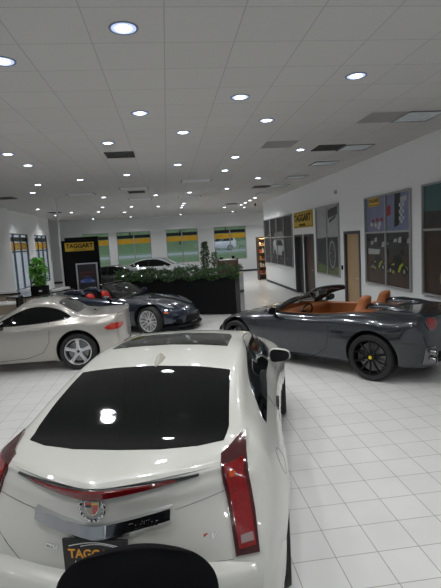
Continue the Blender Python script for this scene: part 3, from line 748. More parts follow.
    sub([(-.032,.001),(-.002,.001),(-.002,-.034),(-.016,-.026),(-.030,-.008)],3); sub([(.002,.001),(.032,.001),(.030,-.008),(.016,-.026),(.002,-.034)],1)
    cc.build('crest',[CHROME,mat('enamel_red',(.45,.04,.03),.2,coat=1),mat('enamel_gold',(.6,.42,.12),.25,metal=.6),mat('enamel_cream',(.42,.37,.30),.3),mat('enamel_black',(.01,.01,.01),.2,coat=1)],bd,smooth=0,weld=False)
    # number plate insert
    y=c.hit('rear',0,.75)[0].y-.006
    M=Matrix.Translation((.0,y,.755))@Matrix.Rotation(.0,4,'X')
    mb=MB(); mb.box(-.165,.165,-.016,.0,-.085,.083); mb.xf(M); pl=mb.build('number_plate',mat('plate_black',(.006,.006,.006),.45),root,bevel=.004)
    tm=MB(); text_mb('TAGGART',.064,.001,M@Matrix.Translation((.0,-.0175,.008))@RX90@Matrix.Diagonal((.92,1,1,1)),0,bold=.0014,mb=tm); tm.build('plate_lettering',mat('gold_letter',(.75,.33,.03),.4),pl,smooth=0,weld=False)
    tm=MB(); text_mb('AUTOMOTIVE',.032,.001,M@Matrix.Translation((.0,-.0175,-.040))@RX90,0,mb=tm,spacing=1.15)
    tm.tube([M@Vector((x,-.018,.050+.020*math.sin(PI*(x+.13)/.26))) for x in np.linspace(-.13,.13,14)],.0022,6); tm.tube([M@Vector((x,-.018,.050+.012*math.sin(PI*(x+.07)/.17))) for x in np.linspace(-.07,.10,10)],.0018,6)
    tm.build('plate_lettering',mat('silver_letter',(.6,.6,.6),.3),pl,smooth=0,weld=False)
    for x,z,nm in ((-.245,.77,'CTS4'),(.56,.80,'V')):
        q=c.hit('rear',x,z)[0]; tm=MB()
        M2=Matrix.Translation((x,q.y-.006,z))@Matrix.Rotation(math.atan(1.2*x),4,'Z')@RX90
        text_mb(nm,.036 if nm!='V' else .05,.002,M2,0,shear=.3,bold=.001,mb=tm); b=tm.build('model_badge',CHROME,root,smooth=0,weld=False)
        if nm=='V':
            e=MB(); e.box(-.012,.012,-.004,0,-.012,.012); e.xf(Matrix.Translation((x-.035,q.y-.004,z))@Matrix.Rotation(math.atan(1.2*x),4,'Z')); e.build('red_flag',mat('enamel_red',(.45,.04,.03)),b,smooth=0)
    # boot gaps
    fg=mat('fine_gap',(.22,.22,.20),.8)
    for q in ([(-.62,.945),(-.345,.925)],[(.37,.925),(.62,.965)],[(-.58,.80),(-.40,.66)],[(.38,.68),(.66,.70)]): c.line(q,'rear',.004).build('boot_gap',fg,root)
    for sg in (-1,1): # headlamps
        c.patch('headlamp',[(x*sg,z) for x,z in [(.52,.60),(.66,.62),(.70,.74),(.56,.72)]],'front',mat('clear_lens',(.6,.55,.55)),.01)
    c.patch('grille',[(-.35,.40),(.35,.40),(.42,.66),(-.42,.66)],'front',GLOSSBLK,.01)
    return c
white_coupe()

def rear_rake(k): return lambda x,z: k*x*x
def ell2(cx,cz,rx,rz,n=18): return [(cx+rx*math.cos(2*PI*i/n),cz+rz*math.sin(2*PI*i/n)) for i in range(n)]
# ------------------------------------------------------------------ silver beige roadster with its roof up (left)
def silver_roadster():
    P=mat('champagne_paint',(.44,.42,.385),.28,metal=.45,coat=1)
    ang=math.radians(178.5); d=(math.cos(ang),math.sin(ang)); rw=.83
    # near side = the car's left; wheel outer face at x=-.86
    wx,wy=-1.76,8.56; n=(d[1],-d[0])   # right-hand normal
    ox=wx+n[0]*.87-d[0]*rw; oy=wy+n[1]*.87-d[1]*rw
    root=thing('roadster_car','pale silver roadster with its hard top up at the left edge','car',(ox,oy,0),ang-PI/2)
    st=[(-.05,.32,.66,.745,.58,.745,.72,.68,.90,.46,.955,.965,1,0),
     (-.01,.28,.68,.765,.60,.77,.75,.70,.935,.48,.975,.985,1,0),
     (.14,.22,.72,.80,.62,.80,.80,.70,.945,.50,.965,.972,.8,0),
     (.5,.16,.80,.875,.64,.86,.82,.71,.935,.50,.965,.97,.2,0),
     (.83,.145,.83,.895,.66,.87,.84,.72,.935,.54,1.00,1.015,0,0),
     (1.12,.145,.82,.88,.64,.865,.83,.725,.925,.555,1.16,1.19,0,0),
     (1.42,.145,.80,.87,.62,.86,.81,.73,.905,.57,1.25,1.295,0,0),
     (1.75,.145,.80,.87,.61,.86,.80,.735,.885,.565,1.24,1.29,0,0),
     (2.05,.145,.80,.87,.61,.86,.79,.735,.87,.57,1.11,1.16,0,0),
     (2.45,.145,.80,.875,.61,.86,.79,.70,.88,.56,.93,.95,0,0),
     (2.85,.145,.81,.88,.61,.86,.79,.69,.88,.52,.925,.94,0,0),
     (3.35,.145,.82,.89,.62,.86,.78,.66,.86,.45,.90,.92,0,0),
     (3.85,.20,.78,.84,.56,.80,.70,.56,.78,.35,.81,.82,0,.4),
     (4.24,.28,.55,.66,.46,.62,.58,.45,.62,.28,.64,.65,0,1)]
    c=Car(root,st,4.24,lambda x,z:.30*x*x,lambda x,z:.4*x*x,ny=7,nj=6)
    R=.34
    c.body(P,[(.83,.87,.22),(3.33,.87,.22)],.39)
    for y in (.83,3.33):
        for sg in (-1,1): wheel(root,.868,y,R,.225,.243,5,mat('alloy_silver',(.62,.62,.63),.3,metal=.9),sg,cap=mat('cap_dark',(.03,.03,.05),.3))
    for sg in (-1,1):
        sw=[(.95,.965),(1.02,1.03),(1.18,1.12),(1.40,1.18),(1.66,1.18),(1.90,1.11),(2.14,1.00),(2.34,.905),(2.30,.885),(1.9,.885),(1.45,.905),(1.12,.935)]
        o=c.patch('side_window',curve2(sw,3),'side',TINT,.002,sg,step=.06)
        c.line([(.93,.95),(1.12,.925),(1.45,.897),(1.9,.877),(2.33,.877)],'side',.016,sg).build('window_trim',GLOSSBLK,o)
        c.line([(1.34,.90),(1.31,.75),(1.33,.55),(1.46,.36),(1.75,.27),(2.3,.25)],'side',.008,sg).build('door_gap',SEAM,root)
        c.line([(2.42,.88),(2.46,.6),(2.40,.27)],'side',.008,sg).build('door_gap',SEAM,root)
        c.line([(1.06,.97),(.99,.90)],'side',.022,sg,off=.004).build('roof_joint',GLOSSBLK,root)
        p,_=c.hit('side',1.56,.79,sg); h=MB(); h.tube([(p.x-.01*sg,1.45,.79),(p.x+.025*sg,1.49,.795),(p.x+.025*sg,1.65,.795),(p.x-.01*sg,1.69,.79)],[.012,.014,.014,.012],8); h.build('door_handle',P,root)
        mirror(c,.93,2.12,.90,sg,P,.2,.13)
        tl=[(.30,.80),(.25,.83),(.10,.845),(-.0,.83),(-.02,.80),(.04,.755),(.16,.735),(.27,.765)]
        tl=[(.02,.74),(.03,.78),(.10,.81),(.20,.81),(.30,.765),(.33,.735),(.27,.70),(.15,.695),(.06,.70)]
        o=c.patch('tail_lamp',tl,'side',mat('tail_red',(.42,.02,.012),.12,coat=1),.012,sg,step=.04,depth=.03)
        c.patch('tail_lamp_face',[(x*sg,z) for x,z in [(.50,.79),(.74,.805),(.76,.76),(.74,.705),(.60,.705),(.52,.74)]],'rear',mat('tail_red',(.42,.02,.012)),.012,step=.04,parent=o,depth=.02)
        c.patch('side_skirt_shadow',[(1.25,.155),(2.9,.155),(2.9,.19),(1.25,.19)],'side',GLOSSBLK,.003,sg)
    c.patch('rear_window',[(-.44,.86),(-.2,.83),(.2,.83),(.44,.86),(.47,1.08),(.42,1.20),(.2,1.23),(-.2,1.23),(-.42,1.20),(-.47,1.08)],'top',mat('rear_glass_grey',(.02,.021,.022),.06,coat=.5),.004,step=.06)
    c.patch('windscreen',[(-.53,1.90),(-.2,1.94),(.2,1.94),(.53,1.90),(.62,2.36),(.3,2.48),(-.3,2.48),(-.62,2.36)],'top',TINT,.003,step=.07)
    c.line([(-.60,.80),(-.55,.62),(-.3,.56),(.3,.56),(.55,.62),(.60,.80)],'top',.007).build('boot_gap',SEAM,root)
    c.sweep('boot_lip',smoothpath([(-.62,.09),(-.45,.02),(0,-.04),(.45,.02),(.62,.09)],4),[(-.05,.955),(.01,.985),(.018,.995),(.006,.97),(-.05,.94)],P,smooth=60)
    a=MB(); z0=c.hit('top',-.1,.62)[0].z; a.prism([(.58,z0-.003),(.68,z0-.003),(.60,z0+.03)],-.006,.006,'x'); a.v=[(x-.0,y,z) for x,y,z in a.v]; a.build('aerial_fin',GLOSSBLK,root,smooth=0)
    for sg in (-1,1): c.patch('headlamp',[(x*sg,z) for x,z in [(.38,.56),(.58,.60),(.60,.70),(.42,.66)]],'front',mat('clear_lens',(.6,.55,.55)),.01)
    c.patch('grille',[(-.28,.38),(.28,.38),(.28,.56),(-.28,.56)],'front',GLOSSBLK,.01)
    c.patch('bumper_insert',[(-.5,.30),(.5,.30),(.5,.42),(-.5,.42)],'rear',GLOSSBLK,.006)
silver_roadster()
# ------------------------------------------------------------------ open cars: cockpit and windscreen frame
def open_car(c,root,paint,cock,interior,ws_base,ws_top,framem,seatpos,dash,wheelx,seatm=None,hoopm=None,frame_r=.028,seatz=.22):
    # windscreen: curved frame (tube) and glass
    bx,by,bz=ws_base; tx,ty,tz=ws_top
    def arc(w,y,z,bow,n=13): return [(w*math.sin(PI/2*t),y+bow*math.cos(PI/2*t)**1.2 if abs(t)<1 else y,z+.03*math.cos(PI/2*t)) for t in np.linspace(-1,1,n)]
    base=arc(bx,by,bz,.22); top=arc(tx,ty,tz,.14)
    fr=MB(); fr.tube(top,frame_r*.9,8)
    for sg in (-1,1):
        i=-1 if sg==1 else 0; A=Vector(base[i]);B=Vector(top[i]); pts=[A.lerp(B,t)+Vector((0,.0,.045*math.sin(PI*t))) for t in np.linspace(0,1,8)]
        fr.tube(pts,[frame_r*1.15]*4+[frame_r]*4,8)
    f=fr.build('windscreen_frame',framem,root,smooth=50)
    g=MB(); vs=[];K=9
    for t in np.linspace(0,1,K):
        for a,b in zip(base,top): p=Vector(a).lerp(Vector(b),t)+Vector((0,0,.045*math.sin(PI*t)*.8)); vs.append(tuple(p))
    n=len(base); g.add(vs,[(i*n+k,i*n+k+1,(i+1)*n+k+1,(i+1)*n+k) for i in range(K-1) for k in range(n-1)])
    o=g.build('windscreen_glass',mat('screen_glass',(.03,.032,.03),.03,alpha=.40),f,smooth=80); m=o.modifiers.new('t','SOLIDIFY'); m.thickness=.005
    rv=MB(); rv.box(-.11,.11,ty+.10,ty+.125,tz-.07,tz-.01); rv.tube([(0,ty+.11,tz-.02),(0,ty+.13,tz+.03)],.008,6); rv.build('interior_mirror',GLOSSBLK,root,bevel=.008)
    for x,y in seatpos: seat(c,x,y,seatz,seatm or interior)
    d=MB(); d.box(-dash[0],dash[0],dash[1],dash[1]+.30,.62,dash[2]); d.build('dashboard',interior,root,smooth=40,bevel=.05)
    steering(c,wheelx,dash[1]-.10,dash[2]-.06,GLOSSBLK)
    t=MB(); t.box(-.09,.09,dash[1]-1.05,dash[1]+.05,.30,.60); t.build('centre_console',interior,root,smooth=40,bevel=.03)
def grey_convertible():
    P=mat('metallic_grey_paint',(.026,.031,.038),.24,metal=.5,coat=1)
    TAN=mat('tan_leather',(.36,.125,.04),.5,bump=.1,bscale=200); 
    ang=math.radians(129.5); d=(math.cos(ang),math.sin(ang)); rw=.98
    wx,wy=2.905,6.40; n=(d[1],-d[0])
    ox=wx+n[0]*.93-d[0]*(rw-.04); oy=wy+n[1]*.93-d[1]*(rw-.04)
    root=thing('convertible_car','dark grey open convertible with tan leather seats in front of the right wall','car',(ox,oy,0),ang-PI/2)
    st=[(.09,.34,.62,.74,.60,.75,.76,.62,.90,.42,.935,.945,1,0),
     (.12,.28,.66,.77,.62,.78,.80,.66,.935,.46,.975,.985,1,0),
     (.22,.22,.72,.83,.64,.83,.84,.72,.965,.50,1.005,1.015,.8,0),
     (.60,.20,.82,.92,.66,.895,.84,.76,.965,.52,1.025,1.03,.2,0),
     (.98,.18,.86,.95,.68,.925,.85,.79,.97,.56,1.02,1.02,0,0),
     (1.40,.17,.85,.94,.66,.915,.83,.80,.955,.60,.98,.985,0,0),
     (1.9,.17,.84,.925,.63,.905,.80,.82,.90,.6,.93,.93,0,0),
     (2.5,.17,.84,.925,.61,.905,.78,.83,.875,.6,.91,.91,0,0),
     (2.95,.17,.85,.93,.60,.91,.77,.79,.87,.58,.91,.925,0,0),
     (3.35,.17,.86,.945,.62,.92,.78,.74,.86,.5,.87,.885,0,0),
     (3.75,.18,.85,.94,.60,.90,.76,.68,.82,.42,.82,.83,0,.1),
     (4.15,.19,.78,.87,.52,.82,.66,.56,.71,.34,.72,.73,0,.4),
     (4.42,.22,.66,.75,.42,.70,.52,.46,.58,.28,.60,.61,0,.9),
     (4.56,.30,.50,.62,.38,.56,.46,.38,.50,.22,.52,.53,0,1)]
    c=Car(root,st,4.56,lambda x,z:.30*x*x,lambda x,z:.42*x*x,ny=7,nj=6)
    cut=[(-.69,1.44),(-.60,1.30),(.60,1.30),(.69,1.44),(.71,2.3),(.67,2.86),(.5,2.98),(-.5,2.98),(-.67,2.86),(-.71,2.3)]
    c.body(P,[(.98,.93,.27),(3.65,.92,.25)],.40,cut=cut,cutmat=TAN)
    DRIM=mat('dark_rim',(.012,.012,.013),.25,metal=.6)
    for y,wd in ((.98,.27),(3.65,.24)):
        for sg in (-1,1): wheel(root,.925,y,.352,wd,.268,10,DRIM,sg,cap=mat('cap_yellow',(.85,.65,.02),.4),style='thin',caliper=mat('caliper_dark',(.03,.03,.03),.4))
    open_car(c,root,P,None,TAN,(.66,2.88,.91),(.55,2.20,1.215),GLOSSBLK,[(-.36,1.50),(.36,1.50)],(.66,2.55,.90),-.36,frame_r=.045,seatz=.31)
    # tan trim behind the seats and the dark glassy tonneau deck with buttresses
    c.patch('rear_shelf_trim',[(-.70,1.05),(-.40,.95),(.40,.95),(.70,1.05),(.72,1.29),(-.72,1.29)],'top',mat('tan_deck',(.30,.11,.045),.22,coat=.6),.010,step=.07)
    c.patch('tonneau_cover',[(-.66,.42),(-.3,.34),(.3,.34),(.66,.42),(.72,.70),(.70,1.03),(.4,.93),(-.4,.93),(-.70,1.03),(-.72,.70)],'top',mat('tonneau_dark',(.02,.022,.025),.08,coat=1),.006,step=.07)
    for sg in (-1,1):
        b=MB(); pts=[(.36*sg,1.32,.93),(.36*sg,1.25,.99),(.38*sg,1.02,1.01),(.42*sg,.75,1.01),(.48*sg,.50,.99)]
        b.tube(pts,[.05,.10,.10,.07,.03],12); b.build('head_fairing',P,root,smooth=60)
        c.line([(1.72,.89),(1.66,.70),(1.72,.42),(1.95,.26),(2.6,.23)],'side',.008,sg).build('door_gap',SEAM,root)
        c.line([(2.93,.86),(2.98,.6),(2.90,.25)],'side',.008,sg).build('door_gap',SEAM,root)
        for k in range(2): c.patch('side_vent',[(3.10+k*.07,.68),(3.15+k*.07,.67),(3.26+k*.05,.74),(3.21+k*.05,.755)],'side',GLOSSBLK,.006,sg,step=.03)
        p,_=c.hit('side',1.86,.77,sg); h=MB(); h.box(p.x-.01,p.x+.01,1.78,1.94,.76,.785); h.build('door_handle',P,root,bevel=.006)
        mirror(c,1.00,2.72,.955,sg,P,.21,.13)
        c.patch('tail_lamp',[(x*sg,z) for x,z in ell2(.60,.88,.08,.075)],'rear',REDLENS,.02,step=.03,depth=.02)
        ring=c.line([(x*sg,z) for x,z in ell2(.60,.88,.09,.085)],'rear',.010,off=.02,closed=True); ring.build('lamp_surround',mat('chrome_dim',(.25,.25,.26),.25,metal=1),root)
        c.patch('side_marker',[(.34,.60),(.52,.60),(.52,.618),(.34,.618)],'side',GLOSSBLK,.004,sg,step=.05)
        p=c.hit('rear',.52*sg,.40)[0]
        for z in (.36,.47):
            e=MB(); e.lathe([(.030,.03),(.042,-.03),(.050,-.035),(.050,.15)],20,axis='y',c=(.60*sg,p.y-.01,z)); e.lathe([(0,.02),(.04,.02)],20,axis='y',c=(.60*sg,p.y-.01,z)); e.build('exhaust_tip',mat('chrome_dim',(.25,.25,.26)),root)
        c.patch('exhaust_surround',[(x*sg,z) for x,z in [(.50,.28),(.70,.30),(.72,.54),(.52,.56)]],'rear',mat('chrome_dim',(.25,.25,.26)),.008,step=.05)
        c.patch('headlamp',[(x*sg,z) for x,z in [(.50,.50),(.60,.52),(.66,.66),(.56,.62)]],'front',mat('clear_lens',(.6,.55,.55)),.01)
        c.patch('sill_skirt',[(1.35,.17),(3.25,.17),(3.25,.225),(1.35,.235)],'side',GLOSSBLK,.012,sg,step=.1)
    c.patch('diffuser',[(-.46,.30),(.46,.30),(.50,.46),(-.50,.46)],'rear',BLACK,.010)
    c.patch('grille',[(-.40,.32),(.40,.32),(.36,.46),(-.36,.46)],'front',GLOSSBLK,.01)
grey_convertible()
# ------------------------------------------------------------------ dark blue open roadster facing right
def blue_roadster():
    P=mat('midnight_blue_paint',(.010,.016,.034),.2,metal=.4,coat=1)
    RED=mat('red_leather',(.55,.02,.012),.45)
    ang=math.radians(-28.0); d=(math.cos(ang),math.sin(ang)); fw=3.62
    wx,wy=-.59,11.32; n=(d[1],-d[0])
    ox=wx-n[0]*.92-d[0]*fw; oy=wy-n[1]*.92-d[1]*fw      # near side = the car's right
    root=thing('roadster_car','dark blue open roadster with red seats in front of the black hedge planter','car',(ox,oy,0),ang-PI/2)
    st=[(.03,.34,.66,.78,.62,.79,.80,.70,.92,.42,.95,.96,1,0),
     (.08,.28,.70,.81,.64,.82,.84,.73,.955,.44,.975,.985,1,0),
     (.3,.22,.76,.88,.66,.88,.86,.76,.965,.46,.98,.985,.6,0),
     (.9,.19,.85,.945,.66,.92,.87,.76,.96,.5,.99,.985,0,0),
     (1.35,.18,.84,.93,.63,.90,.82,.78,.93,.55,.955,.95,0,0),
     (1.9,.17,.82,.90,.60,.885,.78,.80,.875,.6,.89,.89,0,0),
     (2.5,.17,.82,.905,.60,.885,.76,.78,.85,.56,.88,.89,0,0),
     (2.95,.17,.84,.93,.60,.90,.77,.72,.845,.45,.86,.885,0,0),
     (3.35,.17,.86,.945,.60,.92,.78,.68,.82,.38,.80,.825,0,0),
     (3.75,.17,.85,.94,.58,.90,.74,.62,.76,.32,.745,.765,0,.15),
     (4.1,.17,.80,.88,.50,.83,.65,.54,.67,.3,.665,.68,0,.5),
     (4.38,.18,.72,.80,.40,.74,.52,.46,.55,.28,.56,.57,0,.85),
     (4.50,.24,.62,.70,.34,.66,.42,.4,.46,.22,.47,.48,0,1)]
    c=Car(root,st,4.5,lambda x,z:.2*x*x,lambda x,z:.55*x*x,ny=7,nj=6)
    cut=[(-.66,1.45),(-.5,1.30),(.5,1.30),(.66,1.45),(.68,2.1),(.64,2.52),(.45,2.64),(-.45,2.64),(-.64,2.52),(-.68,2.1)]
    BI=mat('black_interior',(.012,.012,.012),.6)
    c.body(P,[(.91,.93,.27),(3.62,.92,.25)],.395,cut=cut,cutmat=BI)
    RM=mat('rim_bright',(.72,.72,.73),.35,metal=.7)
    for y,wd in ((.91,.27),(3.62,.24)):
        for sg in (-1,1): wheel(root,.925,y,.345,wd,.262,7,RM,sg,style='split',cap=BLACK,steer=(-.15 if y>2 else 0))
    open_car(c,root,P,None,BI,(.64,2.62,.89),(.50,2.02,1.22),GLOSSBLK,[(-.34,1.70),(.34,1.70)],(.62,2.34,.86),-.34,seatm=RED,frame_r=.024,seatz=.07)
    for sg in (-1,1):
        c.line([(1.55,.90),(1.50,.7),(1.58,.40),(1.8,.24),(2.6,.22)],'side',.008,sg).build('door_gap',SEAM,root)
        c.line([(2.72,.84),(2.76,.5),(2.70,.22)],'side',.008,sg).build('door_gap',SEAM,root)
        c.patch('side_vent',[(2.82,.42),(3.02,.40),(3.12,.64),(2.92,.66)],'side',BLACK,.006,sg,step=.05)
        mirror(c,.96,2.42,.93,sg,P,.2,.12)
        c.patch('headlamp',[(x*sg,y) for x,y in [(.62,3.72),(.70,3.70),(.66,4.02),(.52,4.16),(.50,4.08)]],'top',mat('lamp_grey',(.25,.26,.28),.12,coat=1),.006,step=.05)
        b=MB(); b.tube([(.36*sg,1.36,.93),(.36*sg,1.25,1.0),(.38*sg,1.0,1.02),(.42*sg,.7,1.0)],[.04,.09,.08,.03],10); b.build('head_fairing',P,root,smooth=60)
        for x_ in (.40,.62): c.patch('tail_lamp',[(x_*sg+dx,z) for dx,z in [(-.07,.78),(.07,.78),(.06,.86),(-.06,.86)]],'rear',DREDLENS,.01,step=.05)
        c.patch('front_intake',[(x*sg,z) for x,z in [(.50,.22),(.68,.24),(.66,.36),(.52,.34)]],'front',BLACK,.008,step=.05)
        c.patch('side_marker',[(4.02,.52),(4.10,.51),(4.10,.545),(4.02,.555)],'side',mat('amber_lens',(.7,.12,.02)),.005,sg,step=.05)
    c.patch('bonnet_vent',[(-.20,3.25),(.20,3.25),(.16,3.45),(-.16,3.45)],'top',BLACK,.008,step=.05)
    c.patch('grille',[(-.42,.24),(.42,.24),(.38,.40),(-.38,.40)],'front',BLACK,.008)
    c.sweep('front_splitter',smoothpath([(.80,3.95),(.72,4.22),(.45,4.42),(0,4.52),(-.45,4.42),(-.72,4.22),(-.80,3.95)],4),[(-.08,.15),(.03,.15),(.035,.165),(-.06,.20)],BLACK)
blue_roadster()
# ------------------------------------------------------------------ simpler cars in the background
def back_car(name,lab,loc,ang,paint,rimm,scale=1.0,h=1.43,suv=False,simple=False):
    root=thing(name,lab,'car',(loc[0],loc[1],loc[2]),ang-PI/2)
    k=h/1.43; dz=.12 if suv else 0
    st=[(.03,.34,.62,.76,.60,.77,.76,.66,.93,.5,.98,.99,1,0),
     (.10,.28,.68,.80,.62,.81,.80,.72,.98,.55,1.03,1.04,1,0),
     (.5,.20,.80,.88,.64,.87,.82,.76,.99,.58,1.06 if not suv else 1.40,1.07 if not suv else 1.43,.2,0),
     (.95,.19,.84,.91,.66,.89,.84,.78,.98,.58,1.14 if not suv else 1.44,1.16 if not suv else 1.47,0,0),
     (1.5,.19,.84,.905,.64,.885,.83,.78,.965,.58,1.34 if not suv else 1.45,1.37 if not suv else 1.49,0,0),
     (2.1,.19,.83,.90,.63,.88,.82,.775,.95,.57,1.40 if not suv else 1.45,1.43 if not suv else 1.49,0,0),
     (2.6,.19,.83,.90,.62,.88,.81,.77,.94,.57,1.36,1.40,0,0),
     (3.15,.19,.83,.90,.62,.88,.80,.75,.93,.60,1.12,1.15,0,0),
     (3.6,.19,.83,.90,.62,.87,.79,.70,.92,.52,.97,.99,0,0),
     (4.2,.20,.80,.87,.58,.83,.74,.60,.84,.4,.87,.88,0,.3),
     (4.6,.22,.70,.78,.50,.74,.62,.5,.70,.3,.73,.74,0,.8),
     (4.75,.30,.58,.68,.44,.62,.54,.42,.58,.25,.60,.61,0,1)]
    st=[(q[0]*scale,q[1]+dz,q[2],q[3],q[4]*k,q[5],q[6]*k,q[7],q[8]*k,q[9],q[10]*k,q[11]*k,q[12],q[13]) for q in st]
    c=Car(root,st,4.75*scale,lambda x,z:.3*x*x,lambda x,z:.4*x*x,ny=4,nj=3)
    W=[(.98*scale,.89,.22),(3.82*scale,.89,.22)]
    c.body(paint,W,.37)
    for y in (W[0][0],W[1][0]):
        for sg in (-1,1): wheel(root,.885,y,.335,.22,.235,5,rimm,sg,style='mid')
    for sg in (-1,1):
        sw=[(.75,1.03),(1.0,1.10),(1.45,1.28),(1.95,1.355),(2.5,1.33),(2.95,1.15),(3.2,.985),(2.6,.975),(1.8,.985),(1.2,1.0)] if not suv else [(.5,1.05),(.6,1.30),(.8,1.38),(1.6,1.40),(2.5,1.36),(2.95,1.15),(3.2,.985),(2.6,.975),(1.8,.985),(1.0,1.0)]
        o=c.patch('side_window',curve2([(a*scale,b*k) for a,b in sw],2),'side',TINT,.003,sg,step=.12)
        c.line([(2.0*scale,.98*k),(2.0*scale,1.34*k)],'side',.06,sg,off=.006).build('door_pillar',GLOSSBLK,o)
        c.line([(2.05*scale,.97*k),(2.0*scale,.6),(2.1*scale,.28+dz)],'side',.01,sg).build('door_gap',SEAM,root)
        mirror(c,.93,2.85*scale,.97*k,sg,paint,.2,.13)
        c.patch('headlamp',[(x*sg,z*k) for x,z in [(.40,.56),(.60,.58),(.66,.70),(.48,.66)]],'front',mat('clear_lens',(.6,.55,.55)),.01)
        c.patch('tail_lamp',[(x*sg,z*k) for x,z in [(.5,.75),(.74,.77),(.72,.90),(.52,.90)]],'rear',REDLENS,.01)
    c.patch('windscreen',[(x,y*scale) for x,y in [(-.54,2.66),(0,2.70),(.54,2.66),(.64,3.3),(0,3.48),(-.64,3.3)]],'top',mat('glass_pale',(.16,.18,.19),.05,coat=1),.004,step=.1)
    if not suv: c.patch('rear_window',[(x,y*scale) for x,y in [(-.52,.75),(0,.70),(.52,.75),(.52,1.38),(0,1.42),(-.52,1.38)]],'top',TINT,.004,step=.1)
    c.patch('grille',[(-.32,.42*k),(.32,.42*k),(.36,.60*k),(-.36,.60*k)],'front',GLOSSBLK,.01)
    return root
SP=mat('silver_paint',(.52,.54,.56),.28,metal=.4,coat=1); BP=mat('black_paint',(.008,.008,.009),.2,coat=1); WP=mat('plain_white_paint',(.75,.76,.78),.35,coat=1)
RIMG=mat('rim_grey',(.42,.42,.43),.3,metal=.9)
a=math.radians(-12)
back_car('coupe_car','silver white coupe parked behind the hedge near the far windows',(-2.95,26.6,0),a,SP,RIMG,1.04,1.46)
back_car('coupe_car','black coupe partly hidden behind the black display panel',(-4.55,22.4,0),math.radians(-8),BP,RIMG,.95,1.36)
back_car('utility_car','white utility car on the road outside the last far window',(8.9,59.0,.82),math.radians(180),WP,RIMG,.98,1.72,suv=True)

back_car('family_car','pale blue car outside the left hand windows, nearer one',(-14.5,21.5,-.1),math.radians(95),mat('pale_blue_paint',(.35,.5,.65),.3,coat=1),RIMG,.95,1.5)
back_car('family_car','white car outside the left hand windows, farther one',(-15.5,31.5,-.1),math.radians(95),WP,RIMG,.95,1.5)
# ------------------------------------------------------------------ right wall pictures and signs
def poly(mb,pts,k,mi): mb.add([(x,k,z) for x,z in pts],[tuple(range(len(pts)))],mi)
def ell(cx,cz,rx,rz,n=20,a0=0,a1=2*PI): return [(cx+rx*math.cos(a0+(a1-a0)*i/n),cz+rz*math.sin(a0+(a1-a0)*i/n)) for i in range(n)]
def pm(name,c,rough=.35): return mat('print_'+name,c,rough)
P_NAVY=pm('navy',(.02,.022,.03)); P_SKY=mat('print_sky',(.17,.19,.30),.35,noise=.25,nscale=2); P_GREY=pm('grey',(.13,.13,.13)); P_LG=mat('print_light_grey',(.36,.36,.37),.35,noise=.3,nscale=5); P_W=pm('white',(.45,.45,.46)); P_R=pm('red',(.35,.03,.03))
P_LIME=pm('lime',(.30,.36,.02)); P_BR=mat('print_brown',(.06,.035,.025),.35,noise=.5,nscale=4); P_BK=pm('black',(.008,.008,.009)); P_TEAL=pm('teal',(.05,.12,.12)); P_DG=mat('print_dark_grey',(.035,.035,.035),.35,noise=.6,nscale=6); P_GRN=mat('print_green',(.10,.14,.03),.4,noise=.6,nscale=12); P_Y=pm('yellow',(.6,.38,.02)); P_BE=pm('beige',(.25,.2,.14))
def mural(lab,y0,y1,z0,z1,cols,draw,mats,trans=2.19):
    t=thing('wall_picture',lab,'picture',(RX,(y0+y1)/2,z0),PI/2)   # local x -> +Y(world), local -y -> +X ; local +y -> room
    W=(y1-y0)/2; H=z1-z0
    fr=MB(); b=.028
    for q in [(-W-b,-W+.01,-b,H+b),(W-.01,W+b,-b,H+b),(-W,W,-b,.01),(-W,W,H-.01,H+b)]: fr.box(q[0],q[1],.002,.05,q[2],q[3])
    for k in range(1,cols): x=-W+2*W*k/cols; fr.box(x-.022,x+.022,.002,.045,0,H)
    fr.box(-W,W,.002,.045,trans-z0-.022,trans-z0+.022)
    fr.build('frame',FRAME,t,smooth=0)
    mb=MB(); mb.box(-W,W,.001,.008,0,H,0); draw(mb,W,H); mb.build('print',mats,t,smooth=0,weld=False)
    return t
